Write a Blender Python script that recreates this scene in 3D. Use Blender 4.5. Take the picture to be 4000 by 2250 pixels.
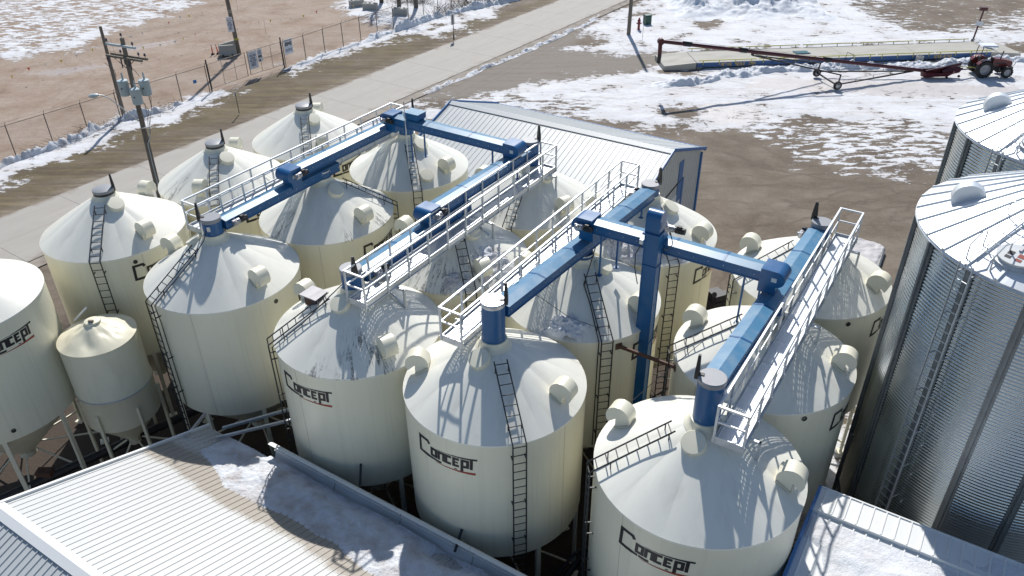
import bpy, bmesh, math, random
import numpy as np
from math import radians as RAD, sin, cos, pi, sqrt, atan2, hypot
from mathutils import Vector, Matrix, noise as mnoise

# ------------------------------------------------------------------ scene, camera, sky, sun, exposure
for o in list(bpy.data.objects): bpy.data.objects.remove(o)
SC = bpy.context.scene
COL = SC.collection
random.seed(7)
rng = np.random.default_rng(7)

cam_d = bpy.data.cameras.new('camera'); cam = bpy.data.objects.new('camera', cam_d); COL.objects.link(cam)
cam_d.sensor_width = 36.0; cam_d.lens = 36.0*3100/4000; cam_d.clip_start = 0.3; cam_d.clip_end = 3000
cam.matrix_world = Matrix.Translation((0, 0, 20.9)) @ Matrix.Rotation(pi/2-0.57621, 4, 'X') @ Matrix.Rotation(-0.010148, 4, 'Z')
SC.camera = cam
SC.render.resolution_x = 1024; SC.render.resolution_y = 576

SUN_EL, SUN_AZ = RAD(44.5), RAD(0.2)            # azimuth measured from +Y towards +X
W = bpy.data.worlds.new('World'); SC.world = W; W.use_nodes = True
nt = W.node_tree; bg = nt.nodes['Background']
sky = nt.nodes.new('ShaderNodeTexSky'); sky.sky_type = 'NISHITA'; sky.sun_disc = False
sky.sun_elevation = SUN_EL; sky.sun_rotation = SUN_AZ; sky.air_density = 1.0; sky.dust_density = 0.6; sky.altitude = 300
nt.links.new(sky.outputs[0], bg.inputs[0]); bg.inputs[1].default_value = 0.105
sd = bpy.data.lights.new('sun', 'SUN'); sd.energy = 4.7; sd.angle = RAD(0.75); sd.color = (1.0, 0.97, 0.92)
sun = bpy.data.objects.new('sun', sd); COL.objects.link(sun)
sdir = Vector((sin(SUN_AZ)*cos(SUN_EL), cos(SUN_AZ)*cos(SUN_EL), sin(SUN_EL)))
sun.rotation_euler = sdir.to_track_quat('Z', 'Y').to_euler(); sun.location = (0, 60, 60)
vs = SC.view_settings; vs.view_transform = 'Standard'; vs.look = 'None'; vs.gamma = 1.0; vs.exposure = 0.10; vs.use_curve_mapping = False

# ------------------------------------------------------------------ layout frame (the bin yard is a regular grid)
TH = atan2(0.842, 0.539)
U = Vector((cos(TH), sin(TH), 0)); V = Vector((-sin(TH), cos(TH), 0)); WD = -V
ROW = {}
ROW['D'] = Vector((4.35, 13.41, 0)); ROW['C'] = ROW['D']+V*5.74; ROW['B'] = ROW['C']+V*4.83
ROW['A'] = ROW['B']+V*5.89; ROW['E'] = ROW['A']+V*5.75
def G(row, u, w, z=0): return ROW[row]+U*u+WD*w+Vector((0, 0, z))
R, ZE, ZB = 2.44, 7.2, 3.05          # bin radius, eave height, bottom of the cylinder
SLOPE = 1.3/(R-0.33)

# ------------------------------------------------------------------ mesh helpers
class MB:
    def __init__(s): s.v = []; s.f = []; s.uv = None
    def add(s, vs, fs):
        n = len(s.v); s.v += [tuple(p) for p in vs]; s.f += [tuple(i+n for i in f) for f in fs]; return s
    def box(s, c, d, M=None):
        x, y, z = d[0]/2, d[1]/2, d[2]/2; c = Vector(c)
        vs = [Vector((a*x, b*y, e*z)) for e in (-1, 1) for b in (-1, 1) for a in (-1, 1)]
        vs = [(M @ p if M else p)+c for p in vs]
        return s.add(vs, [(0, 2, 3, 1), (4, 5, 7, 6), (0, 1, 5, 4), (2, 6, 7, 3), (0, 4, 6, 2), (1, 3, 7, 5)])
    def beam(s, a, b, w, h, up=(0, 0, 1)):
        a = Vector(a); b = Vector(b); d = (b-a); L = d.length; d.normalize(); up = Vector(up)
        if abs(d.dot(up)) > 0.98: up = Vector((1, 0, 0))
        y = up.cross(d).normalized(); z = d.cross(y)
        M = Matrix((d, y, z)).transposed()
        return s.box((a+b)/2, (L, w, h), M)
    def tube(s, a, b, r, r2=None, n=8, cap=True):
        a = Vector(a); b = Vector(b); r2 = r if r2 is None else r2; d = (b-a).normalized()
        x = d.orthogonal().normalized(); y = d.cross(x)
        vs = [a+(x*cos(2*pi*i/n)+y*sin(2*pi*i/n))*r for i in range(n)]+[b+(x*cos(2*pi*i/n)+y*sin(2*pi*i/n))*r2 for i in range(n)]
        fs = [(i, (i+1) % n, n+(i+1) % n, n+i) for i in range(n)]
        if cap: fs += [tuple(reversed(range(n))), tuple(range(n, 2*n))]
        return s.add(vs, fs)
    def path(s, pts, r, n=6):
        pts = [Vector(p) for p in pts]; vs = []; x = None
        for k, p in enumerate(pts):
            d = (pts[min(k+1, len(pts)-1)]-pts[max(k-1, 0)]).normalized()
            if x is None: x = d.orthogonal().normalized()
            x = (x-d*x.dot(d)).normalized(); y = d.cross(x)
            vs += [p+(x*cos(2*pi*i/n)+y*sin(2*pi*i/n))*r for i in range(n)]
        fs = [(k*n+i, k*n+(i+1) % n, (k+1)*n+(i+1) % n, (k+1)*n+i) for k in range(len(pts)-1) for i in range(n)]
        fs += [tuple(reversed(range(n))), tuple(range((len(pts)-1)*n, len(pts)*n))]
        return s.add(vs, fs)
    def lathe(s, prof, n=32, c=(0, 0, 0), capb=False, capt=False, M=None):
        c = Vector(c); vs = []
        for (r, z) in prof:
            for i in range(n):
                p = Vector((r*cos(2*pi*i/n), r*sin(2*pi*i/n), z)); vs.append((M @ p if M else p)+c)
        m = len(prof)
        fs = [(k*n+i, k*n+(i+1) % n, (k+1)*n+(i+1) % n, (k+1)*n+i) for k in range(m-1) for i in range(n)]
        if capb: fs.append(tuple(reversed(range(n))))
        if capt: fs.append(tuple(range((m-1)*n, m*n)))
        return s.add(vs, fs)
    def prism(s, poly, d, M=None):
        n = len(poly); vs = [Vector((x, y, 0)) for x, y in poly]+[Vector((x, y, d)) for x, y in poly]
        if M: vs = [M @ p for p in vs]
        return s.add(vs, [tuple(reversed(range(n))), tuple(range(n, 2*n))]+[(i, (i+1) % n, n+(i+1) % n, n+i) for i in range(n)])
    def grid(s, fn, nu, nv):
        vs = [fn(i/nu, j/nv) for j in range(nv+1) for i in range(nu+1)]
        return s.add(vs, [(j*(nu+1)+i, j*(nu+1)+i+1, (j+1)*(nu+1)+i+1, (j+1)*(nu+1)+i) for j in range(nv) for i in range(nu)])
    def mesh(s, name, smooth=None):
        m = bpy.data.meshes.new(name); m.from_pydata(s.v, [], s.f); m.update()
        bm = bmesh.new(); bm.from_mesh(m); bmesh.ops.recalc_face_normals(bm, faces=bm.faces); bm.to_mesh(m); bm.free()
        if smooth is not None:
            m.polygons.foreach_set('use_smooth', [True]*len(m.polygons)); m.set_sharp_from_angle(angle=RAD(smooth))
        return m
    def obj(s, name, mat, parent=None, smooth=None, M=None): return inst(name, s.mesh(name, smooth), mat, parent, M)

def inst(name, mesh, mat=None, parent=None, M=None):
    if mat is not None and not mesh.materials: mesh.materials.append(mat)
    o = bpy.data.objects.new(name, mesh); COL.objects.link(o); o.parent = parent
    if M is not None: o.matrix_local = M
    return o
def tag(o, label=None, cat=None, group=None, kind=None):
    for k, v in (('label', label), ('category', cat), ('group', group), ('kind', kind)):
        if v: o[k] = v
    return o
def thing(name, label, cat, loc=(0, 0, 0), rz=0.0, group=None):
    o = bpy.data.objects.new(name, None); COL.objects.link(o); o.location = loc; o.rotation_euler = (0, 0, rz)
    o.empty_display_size = 0.2
    return tag(o, label, cat, group)
def copy_tree(o, parent=None):
    c = o.copy(); COL.objects.link(c); c.parent = parent
    for ch in list(o.children): copy_tree(ch, c)
    return c
T = Matrix.Translation
def RZ(a): return Matrix.Rotation(a, 4, 'Z')
def fbm(x, y, z=0.0, o=4): return mnoise.fractal((x, y, z), 1.0, 2.0, o)

# ------------------------------------------------------------------ materials
def nodes(name):
    m = bpy.data.materials.new(name); m.use_nodes = True; t = m.node_tree
    return m, t, t.nodes['Principled BSDF']
def N(t, typ, **kw):
    n = t.nodes.new(typ)
    for k, v in kw.items():
        if k.startswith('i_'): n.inputs[k[2:].replace('_', ' ')].default_value = v
        else: setattr(n, k, v)
    return n
def L(t, a, b): t.links.new(a, b)
def noise_node(t, scale, detail=4, rough=0.55, coord='Object', stretch=(1, 1, 1), dist=0.0):
    tc = N(t, 'ShaderNodeTexCoord'); mp = N(t, 'ShaderNodeMapping'); mp.inputs['Scale'].default_value = stretch
    n = N(t, 'ShaderNodeTexNoise'); n.inputs['Scale'].default_value = scale; n.inputs['Detail'].default_value = detail
    n.inputs['Roughness'].default_value = rough; n.inputs['Distortion'].default_value = dist
    L(t, tc.outputs[coord], mp.inputs['Vector']); L(t, mp.outputs[0], n.inputs['Vector']); return n
def ramp(t, src, stops):
    r = N(t, 'ShaderNodeValToRGB'); e = r.color_ramp.elements
    while len(e) < len(stops): e.new(0.5)
    for k, (p, c) in enumerate(stops):
        e[k].position = p; e[k].color = (c, c, c, 1) if not isinstance(c, (tuple, list)) else (*c, 1)
    L(t, src, r.inputs[0]); return r
def mixc(t, fac, a, b, mode='MIX'):
    m = N(t, 'ShaderNodeMix', data_type='RGBA', blend_type=mode)
    for sock, val in ((m.inputs[0], fac), (m.inputs[6], a), (m.inputs[7], b)):
        if hasattr(val, 'links') or hasattr(val, 'is_linked'): L(t, val, sock)
        elif isinstance(val, (tuple, list)): sock.default_value = (*val[:3], 1)
        else: sock.default_value = val
    return m.outputs[2]
def math_(t, op, a, b=None, c=None, clamp=False):
    m = N(t, 'ShaderNodeMath', operation=op); m.use_clamp = clamp
    for i, v in enumerate((a, b, c)):
        if v is None: continue
        if hasattr(v, 'is_linked'): L(t, v, m.inputs[i])
        else: m.inputs[i].default_value = v
    return m.outputs[0]
def bump(t, b, h, strength=0.3, dist=0.02):
    n = N(t, 'ShaderNodeBump'); n.inputs['Strength'].default_value = strength; n.inputs['Distance'].default_value = dist
    L(t, h, n.inputs['Height']); L(t, n.outputs[0], b.inputs['Normal'])

def paint(name, col, rough=0.4, metal=0.0, dirt=(0.3, 0.25, 0.2), amt=0.15, scale=3.0, stretch=(1, 1, 1), bmp=0.0, var=0.06, coord='Object', spec=0.5):
    m, t, b = nodes(name)
    n = noise_node(t, scale, 6, 0.6, coord, stretch); n2 = noise_node(t, scale*7, 3, 0.6, coord)
    r = ramp(t, n.outputs[0], [(0.45, 0.0), (0.75, 1.0)])
    fac = math_(t, 'MULTIPLY', r.outputs[0], amt)
    c1 = mixc(t, n2.outputs[0], tuple(x*(1-var) for x in col), tuple(min(1, x*(1+var)) for x in col))
    L(t, mixc(t, fac, c1, dirt), b.inputs['Base Color'])
    b.inputs['Metallic'].default_value = metal; b.inputs['Specular IOR Level'].default_value = spec
    rr = math_(t, 'MULTIPLY_ADD', n.outputs[0], 0.25, rough-0.12, clamp=True); L(t, rr, b.inputs['Roughness'])
    if bmp: bump(t, b, n2.outputs[0], bmp, 0.02)
    return m

M = {}
M['cream'] = paint('cream_bin_paint', (0.79, 0.765, 0.64), 0.30, dirt=(0.52, 0.47, 0.36), amt=0.22, scale=0.9, stretch=(1.6, 1.6, 0.25), var=0.015)
M['cream_small'] = paint('weathered_cream_paint', (0.76, 0.72, 0.56), 0.42, dirt=(0.45, 0.38, 0.26), amt=0.3, scale=1.2, stretch=(1.5, 1.5, 0.4), var=0.03)
M['cream_trim'] = paint('cream_trim_paint', (0.76, 0.73, 0.59), 0.35, amt=0.12, scale=2, var=0.02)
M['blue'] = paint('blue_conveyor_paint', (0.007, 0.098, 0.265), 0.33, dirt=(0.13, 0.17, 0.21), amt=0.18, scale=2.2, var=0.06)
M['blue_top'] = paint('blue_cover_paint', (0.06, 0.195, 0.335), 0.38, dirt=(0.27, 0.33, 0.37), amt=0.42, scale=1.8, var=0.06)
M['navy'] = paint('blue_building_trim', (0.025, 0.15, 0.40), 0.4, amt=0.12, var=0.05)
M['black'] = paint('black_steel', (0.018, 0.018, 0.020), 0.5, dirt=(0.08, 0.06, 0.05), amt=0.2, var=0.1)
M['galv_dark'] = paint('weathered_zinc', (0.22, 0.24, 0.25), 0.45, 0.6, dirt=(0.15, 0.15, 0.15), amt=0.3, scale=3, var=0.1)
M['ladder'] = paint('dark_ladder_steel', (0.016, 0.020, 0.024), 0.5, dirt=(0.06, 0.045, 0.035), amt=0.15, var=0.1)
M['lidgrey'] = paint('grey_turret_lid', (0.26, 0.27, 0.29), 0.45, dirt=(0.25, 0.24, 0.23), amt=0.3, scale=4, var=0.06)
M['galv'] = paint('galvanised_steel', (0.62, 0.65, 0.68), 0.42, 0.75, dirt=(0.30, 0.31, 0.33), amt=0.35, scale=3, var=0.10)
M['galv_rail'] = paint('galvanised_rail', (0.66, 0.68, 0.70), 0.45, 0.55, dirt=(0.4, 0.4, 0.4), amt=0.25, scale=5, var=0.06)
M['steel'] = paint('cast_motor_metal', (0.48, 0.48, 0.50), 0.38, 0.7, dirt=(0.1, 0.09, 0.08), amt=0.4, scale=9, var=0.12)
M['rust'] = paint('rusty_brown_steel', (0.09, 0.045, 0.032), 0.7, dirt=(0.16, 0.08, 0.05), amt=0.5, scale=6, var=0.2)
M['white'] = paint('white_sheet_paint', (0.76, 0.77, 0.76), 0.38, dirt=(0.5, 0.47, 0.42), amt=0.10, scale=1.2, var=0.02)
M['offwhite_wall'] = paint('pale_wall_sheet', (0.62, 0.63, 0.62), 0.45, dirt=(0.42, 0.4, 0.36), amt=0.2, scale=1.2, var=0.03)
M['roofgrey'] = paint('pale_grey_roof_sheet', (0.49, 0.515, 0.52), 0.40, dirt=(0.45, 0.45, 0.44), amt=0.2, scale=1.0, var=0.03)
M['wood'] = paint('weathered_pole_wood', (0.19, 0.165, 0.135), 0.85, dirt=(0.07, 0.055, 0.045), amt=0.6, scale=5, stretch=(3, 3, 0.25), bmp=0.4, var=0.15)
M['conc'] = paint('cast_concrete', (0.36, 0.355, 0.33), 0.85, dirt=(0.22, 0.2, 0.17), amt=0.4, scale=2.5, bmp=0.2, var=0.08)
M['darkred'] = paint('dark_red_auger_paint', (0.075, 0.009, 0.014), 0.42, dirt=(0.07, 0.03, 0.03), amt=0.35, scale=2.5, var=0.12)
M['tred'] = paint('red_tractor_paint', (0.13, 0.011, 0.014), 0.3, dirt=(0.1, 0.05, 0.04), amt=0.25, scale=5, var=0.08)
M['tyre'] = paint('tyre_rubber', (0.020, 0.020, 0.021), 0.85, dirt=(0.12, 0.10, 0.08), amt=0.35, scale=6, bmp=0.3, var=0.15)
M['rim'] = paint('silver_wheel_rim', (0.30, 0.31, 0.33), 0.4, 0.3, amt=0.2, var=0.05)
M['yellow'] = paint('yellow_rail_paint', (0.42, 0.40, 0.06), 0.55, dirt=(0.4, 0.36, 0.28), amt=0.4, var=0.05)
M['scale_blue'] = paint('blue_scale_paint', (0.02, 0.085, 0.24), 0.5, dirt=(0.1, 0.12, 0.13), amt=0.35, var=0.08)
M['orange'] = paint('orange_delineator', (0.80, 0.07, 0.05), 0.5, amt=0.05)
M['green'] = paint('green_cabinet_paint', (0.02, 0.085, 0.06), 0.45, amt=0.15)
M['red'] = paint('red_hydrant_paint', (0.20, 0.02, 0.025), 0.5, amt=0.2)
M['sign'] = paint('white_sign_face', (0.74, 0.76, 0.80), 0.4, amt=0.05, var=0.02)
M['ink'] = paint('black_lettering', (0.015, 0.015, 0.018), 0.45, amt=0.03, var=0.05)
M['redink'] = paint('red_lettering', (0.33, 0.045, 0.025), 0.45, amt=0.05, var=0.05)
M['blueink'] = paint('blue_lettering', (0.03, 0.06, 0.16), 0.5, amt=0.03)
M['yelink'] = paint('gold_lettering', (0.55, 0.36, 0.06), 0.5, amt=0.3, dirt=(0.1, 0.1, 0.1), scale=8)
M['transf'] = paint('grey_transformer_paint', (0.42, 0.50, 0.53), 0.4, amt=0.1, var=0.04)
M['porc'] = paint('dark_insulator', (0.05, 0.035, 0.05), 0.3, amt=0.1)
M['wire'] = paint('black_wire', (0.02, 0.02, 0.022), 0.6, amt=0.0)
M['wirealu'] = paint('pale_wire', (0.45, 0.40, 0.33), 0.6, amt=0.0)
M['fencepost'] = paint('fence_post_steel', (0.17, 0.155, 0.14), 0.6, 0.3, dirt=(0.14, 0.09, 0.06), amt=0.5, scale=5, var=0.1)
M['glassy'] = paint('dark_port_glass', (0.03, 0.035, 0.03), 0.15, amt=0.1)
M['bark'] = paint('tree_bark', (0.10, 0.085, 0.07), 0.9, dirt=(0.04, 0.03, 0.025), amt=0.6, scale=5, stretch=(3, 3, .5), bmp=0.5, var=0.2)
M['tealwood'] = paint('teal_painted_slats', (0.03, 0.17, 0.23), 0.6, amt=0.25)
M['tarp'] = paint('grey_plastic_sheet', (0.48, 0.46, 0.46), 0.5, dirt=(0.25, 0.24, 0.24), amt=0.6, scale=1.2, stretch=(0.4, 3, 1), var=0.06)
M['flag_r'] = paint('red_flag', (0.7, 0.06, 0.05), 0.6, amt=0); M['flag_y'] = paint('yellow_flag', (0.75, 0.6, 0.08), 0.6, amt=0); M['flag_w'] = paint('white_flag', (0.78, 0.78, 0.75), 0.6, amt=0)

def snow_mat(name, dirt=0.25, dcol=(0.42, 0.35, 0.29), sc=1.0):
    m, t, b = nodes(name)
    n = noise_node(t, 1.1*sc, 7, 0.62); n2 = noise_node(t, 9*sc, 5, 0.6); n3 = noise_node(t, 40*sc, 2, 0.5)
    r = ramp(t, n.outputs[0], [(0.42, 0.0), (0.72, 1.0)])
    f = math_(t, 'MULTIPLY', r.outputs[0], dirt)
    c = mixc(t, f, (0.70, 0.725, 0.765), dcol)
    sp = ramp(t, n3.outputs[0], [(0.62, 0.0), (0.75, 1.0)])
    c = mixc(t, math_(t, 'MULTIPLY', sp.outputs[0], 0.5*dirt), c, (0.16, 0.12, 0.1))
    L(t, c, b.inputs['Base Color']); b.inputs['Roughness'].default_value = 0.75; b.inputs['Specular IOR Level'].default_value = 0.3
    h = math_(t, 'ADD', n2.outputs[0], math_(t, 'MULTIPLY', n3.outputs[0], 0.4)); bump(t, b, h, 0.8, 0.06)
    return m
M['snow'] = snow_mat('old_snow', 0.34); M['snow_dirty'] = snow_mat('dirty_granular_snow', 0.85, (0.40, 0.345, 0.31), 1.5); M['snow_pile'] = snow_mat('heaped_snow', 0.25, (0.45, 0.42, 0.40), 0.7)

def rnd_tone(t, c, lo=0.93, hi=1.03):
    oi = N(t, 'ShaderNodeObjectInfo'); v = math_(t, 'MULTIPLY_ADD', oi.outputs['Random'], hi-lo, lo)
    cc = N(t, 'ShaderNodeCombineColor'); [L(t, v, cc.inputs[k]) for k in range(3)]; return mixc(t, 1.0, c, cc.outputs[0], 'MULTIPLY')
def wall_mat():
    m, t, b = nodes('cream_bin_paint')
    n = noise_node(t, 0.9, 6, 0.6, stretch=(1.2, 1.2, 0.3)); runs = noise_node(t, 1.0, 6, 0.65, stretch=(9, 9, 0.22)); f = noise_node(t, 25, 3, 0.6)
    c = mixc(t, math_(t, 'MULTIPLY', ramp(t, n.outputs[0], [(0.45, 0.0), (0.75, 1.0)]).outputs[0], 0.16), (0.80, 0.772, 0.615), (0.60, 0.54, 0.40))
    c = mixc(t, math_(t, 'MULTIPLY', ramp(t, runs.outputs[0], [(0.52, 0.0), (0.72, 1.0)]).outputs[0], 0.22), c, (0.46, 0.42, 0.34))
    L(t, rnd_tone(t, c), b.inputs['Base Color']); L(t, math_(t, 'MULTIPLY_ADD', n.outputs[0], 0.25, 0.20), b.inputs['Roughness']); b.inputs['Specular IOR Level'].default_value = 0.45
    return m
M['cream'] = wall_mat(); M['seam'] = paint('weld_seam', (0.56, 0.53, 0.44), 0.5, amt=0.3, var=0.1)
def roof_mat(name, stains=()):
    # cone roof: uv = (azimuth turn, radius in m); runs of dried mud follow the slope below each spill
    m, t, b = nodes(name)
    n = noise_node(t, 1.3, 6, 0.6); uv = N(t, 'ShaderNodeUVMap'); uv.uv_map = 'polar'; sx = N(t, 'ShaderNodeSeparateXYZ'); L(t, uv.outputs[0], sx.inputs[0])
    mp = N(t, 'ShaderNodeMapping'); mp.inputs['Scale'].default_value = (30, 1.0, 1); L(t, uv.outputs[0], mp.inputs[0])
    s = N(t, 'ShaderNodeTexNoise'); s.inputs['Scale'].default_value = 1.0; s.inputs['Detail'].default_value = 6; s.inputs['Roughness'].default_value = 0.62; s.inputs['Distortion'].default_value = 0.5
    L(t, mp.outputs[0], s.inputs['Vector'])
    r0 = ramp(t, n.outputs[0], [(0.5, 0.0), (0.8, 1.0)])
    c = mixc(t, math_(t, 'MULTIPLY', r0.outputs[0], 0.20), (0.80, 0.79, 0.71), (0.55, 0.52, 0.46))
    grime = ramp(t, s.outputs[0], [(0.50, 0.0), (0.76, 1.0)])
    c = mixc(t, math_(t, 'MULTIPLY', grime.outputs[0], 0.26), c, (0.40, 0.36, 0.30))
    spk = noise_node(t, 22, 5, 0.8); c = mixc(t, math_(t, 'MULTIPLY', ramp(t, spk.outputs[0], [(0.66, 0.0), (0.74, 1.0)]).outputs[0], 0.35), c, (0.28, 0.25, 0.22))
    if stains:
        fine = noise_node(t, 9, 6, 0.75, dist=1.0); vein = ramp(t, fine.outputs[0], [(0.43, 0.0), (0.49, 1.0), (0.53, 1.0), (0.60, 0.0)]).outputs[0]
        mp2 = N(t, 'ShaderNodeMapping'); mp2.inputs['Scale'].default_value = (95, 1.3, 1); L(t, uv.outputs[0], mp2.inputs[0])
        s2 = N(t, 'ShaderNodeTexNoise'); s2.inputs['Scale'].default_value = 1.0; s2.inputs['Detail'].default_value = 4; s2.inputs['Distortion'].default_value = 1.2; L(t, mp2.outputs[0], s2.inputs['Vector'])
        tot = None
        for az, hw, r_lo in stains:
            du = math_(t, 'ABSOLUTE', math_(t, 'SUBTRACT', sx.outputs['X'], az/360)); du2 = math_(t, 'ABSOLUTE', math_(t, 'SUBTRACT', sx.outputs['X'], az/360+1)); du = math_(t, 'MINIMUM', du, du2)
            k = math_(t, 'SUBTRACT', 1.0, math_(t, 'MULTIPLY', du, 360/hw), clamp=True); k2 = math_(t, 'MULTIPLY', math_(t, 'SUBTRACT', sx.outputs['Y'], r_lo), 2.5, clamp=True); k = math_(t, 'MULTIPLY', math_(t, 'POWER', k, 0.5), k2)
            tot = k if tot is None else math_(t, 'MAXIMUM', tot, k)
        st = math_(t, 'MULTIPLY', ramp(t, s2.outputs[0], [(0.50, 0.0), (0.57, 1.0)]).outputs[0], math_(t, 'MAXIMUM', vein, 0.15)); st = math_(t, 'MULTIPLY', st, tot)
        c = mixc(t, math_(t, 'MULTIPLY', st, 0.9), c, (0.055, 0.05, 0.05))
    L(t, rnd_tone(t, c, 0.95, 1.02), b.inputs['Base Color']); b.inputs['Roughness'].default_value = 0.34; b.inputs['Specular IOR Level'].default_value = 0.45
    return m
M['roof'] = roof_mat('cream_cone_roof'); M['roof_st'] = roof_mat('cream_cone_roof_mud_runs', ((-78, 20, 1.1), (-66, 12, 1.5), (-110, 8, 1.9))); M['roof_st3'] = roof_mat('cream_cone_roof_wide_mud_runs', ((-104, 30, 1.25), (-62, 22, 1.0), (-30, 14, 1.3), (-140, 10, 1.4)))
M['roof_st2'] = roof_mat('cream_cone_roof_faint_runs', ((-130, 10, 1.2), (-20, 14, 1.7), (-60, 6, 1.9)))

def grating_mat():
    m, t, b = nodes('perforated_walkway_plank')
    tc = N(t, 'ShaderNodeTexCoord'); sp = N(t, 'ShaderNodeSeparateXYZ'); L(t, tc.outputs['Object'], sp.inputs[0])
    def cell(src, p, off=0.0):
        x = math_(t, 'MULTIPLY_ADD', src, 1/p, off); return math_(t, 'SUBTRACT', math_(t, 'FRACT', x), 0.5), math_(t, 'FLOOR', x)
    fy, iy = cell(sp.outputs['Y'], 0.05)
    sh = math_(t, 'MULTIPLY', iy, 0.5)
    x = math_(t, 'ADD', math_(t, 'MULTIPLY', sp.outputs['X'], 1/0.07), sh); fx = math_(t, 'SUBTRACT', math_(t, 'FRACT', x), 0.5)
    dx = math_(t, 'MULTIPLY', math_(t, 'ABSOLUTE', fx), 1.0); dy = math_(t, 'ABSOLUTE', fy)
    inx = math_(t, 'LESS_THAN', dx, 0.26); iny = math_(t, 'LESS_THAN', dy, 0.20)
    hole = math_(t, 'MULTIPLY', inx, iny)
    n = noise_node(t, 6, 5, 0.6)
    L(t, mixc(t, n.outputs[0], (0.62, 0.65, 0.68), (0.80, 0.82, 0.84)), b.inputs['Base Color']); b.inputs['Metallic'].default_value = 0.75; b.inputs['Roughness'].default_value = 0.42
    tr = N(t, 'ShaderNodeBsdfTransparent'); mx = N(t, 'ShaderNodeMixShader'); L(t, hole, mx.inputs[0]); L(t, b.outputs[0], mx.inputs[1]); L(t, tr.outputs[0], mx.inputs[2])
    L(t, mx.outputs[0], t.nodes['Material Output'].inputs['Surface']); return m
M['grating'] = grating_mat()
def chain_mat():
    m, t, b = nodes('chain_link_wire')
    tc = N(t, 'ShaderNodeTexCoord'); sp = N(t, 'ShaderNodeSeparateXYZ'); L(t, tc.outputs['Object'], sp.inputs[0])
    a = math_(t, 'MULTIPLY', math_(t, 'ADD', sp.outputs['X'], sp.outputs['Z']), 1/0.09); c = math_(t, 'MULTIPLY', math_(t, 'SUBTRACT', sp.outputs['X'], sp.outputs['Z']), 1/0.09)
    la = math_(t, 'LESS_THAN', math_(t, 'FRACT', a), 0.05); lc = math_(t, 'LESS_THAN', math_(t, 'FRACT', c), 0.05)
    wire = math_(t, 'MAXIMUM', la, lc)
    b.inputs['Base Color'].default_value = (0.35, 0.34, 0.33, 1); b.inputs['Roughness'].default_value = 0.5; b.inputs['Metallic'].default_value = 0.5
    tr = N(t, 'ShaderNodeBsdfTransparent'); mx = N(t, 'ShaderNodeMixShader'); L(t, wire, mx.inputs[0]); L(t, tr.outputs[0], mx.inputs[1]); L(t, b.outputs[0], mx.inputs[2])
    L(t, mx.outputs[0], t.nodes['Material Output'].inputs['Surface']); return m
M['chain'] = chain_mat()
def corr_mat(name, col, rough):
    m, t, b = nodes(name)
    n = noise_node(t, 1.4, 5, 0.6, stretch=(1, 1, 0.5)); n2 = noise_node(t, 30, 3, 0.6)
    c = mixc(t, n.outputs[0], tuple(x*0.78 for x in col), tuple(min(1, x*1.12) for x in col)); c = mixc(t, math_(t, 'MULTIPLY', n2.outputs[0], 0.3), c, (0.36, 0.39, 0.41))
    L(t, c, b.inputs['Base Color']); b.inputs['Metallic'].default_value = 1.0
    L(t, math_(t, 'MULTIPLY_ADD', n.outputs[0], 0.14, rough-0.07), b.inputs['Roughness']); return m
M['corr'] = corr_mat('galvanised_corrugated_wall', (0.56, 0.60, 0.62), 0.22); M['galvroof'] = corr_mat('galvanised_roof_sheet', (0.80, 0.83, 0.86), 0.40); M['galvroof'].node_tree.nodes['Principled BSDF'].inputs['Metallic'].default_value = 0.45
def lbroof_mat():
    m, t, b = nodes('white_ribbed_roof_sheet')
    n = noise_node(t, 2.2, 7, 0.65, coord='Generated' if False else 'Object'); n2 = noise_node(t, 16, 5, 0.7)
    at = N(t, 'ShaderNodeAttribute'); at.attribute_name = 'grime'
    f = math_(t, 'ADD', math_(t, 'MULTIPLY', at.outputs['Fac'], 1.0), math_(t, 'MULTIPLY_ADD', n2.outputs[0], 1.5, -0.95))
    f = math_(t, 'MULTIPLY', f, 2.0, clamp=True)
    c = mixc(t, math_(t, 'MULTIPLY', f, 0.80), (0.55, 0.557, 0.545), (0.27, 0.225, 0.175))
    sp = ramp(t, n2.outputs[0], [(0.66, 0.0), (0.72, 1.0)])
    c = mixc(t, math_(t, 'MULTIPLY', sp.outputs[0], 0.25), c, (0.45, 0.43, 0.40))
    L(t, c, b.inputs['Base Color']); b.inputs['Roughness'].default_value = 0.36; return m
M['lbroof'] = lbroof_mat()

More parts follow.
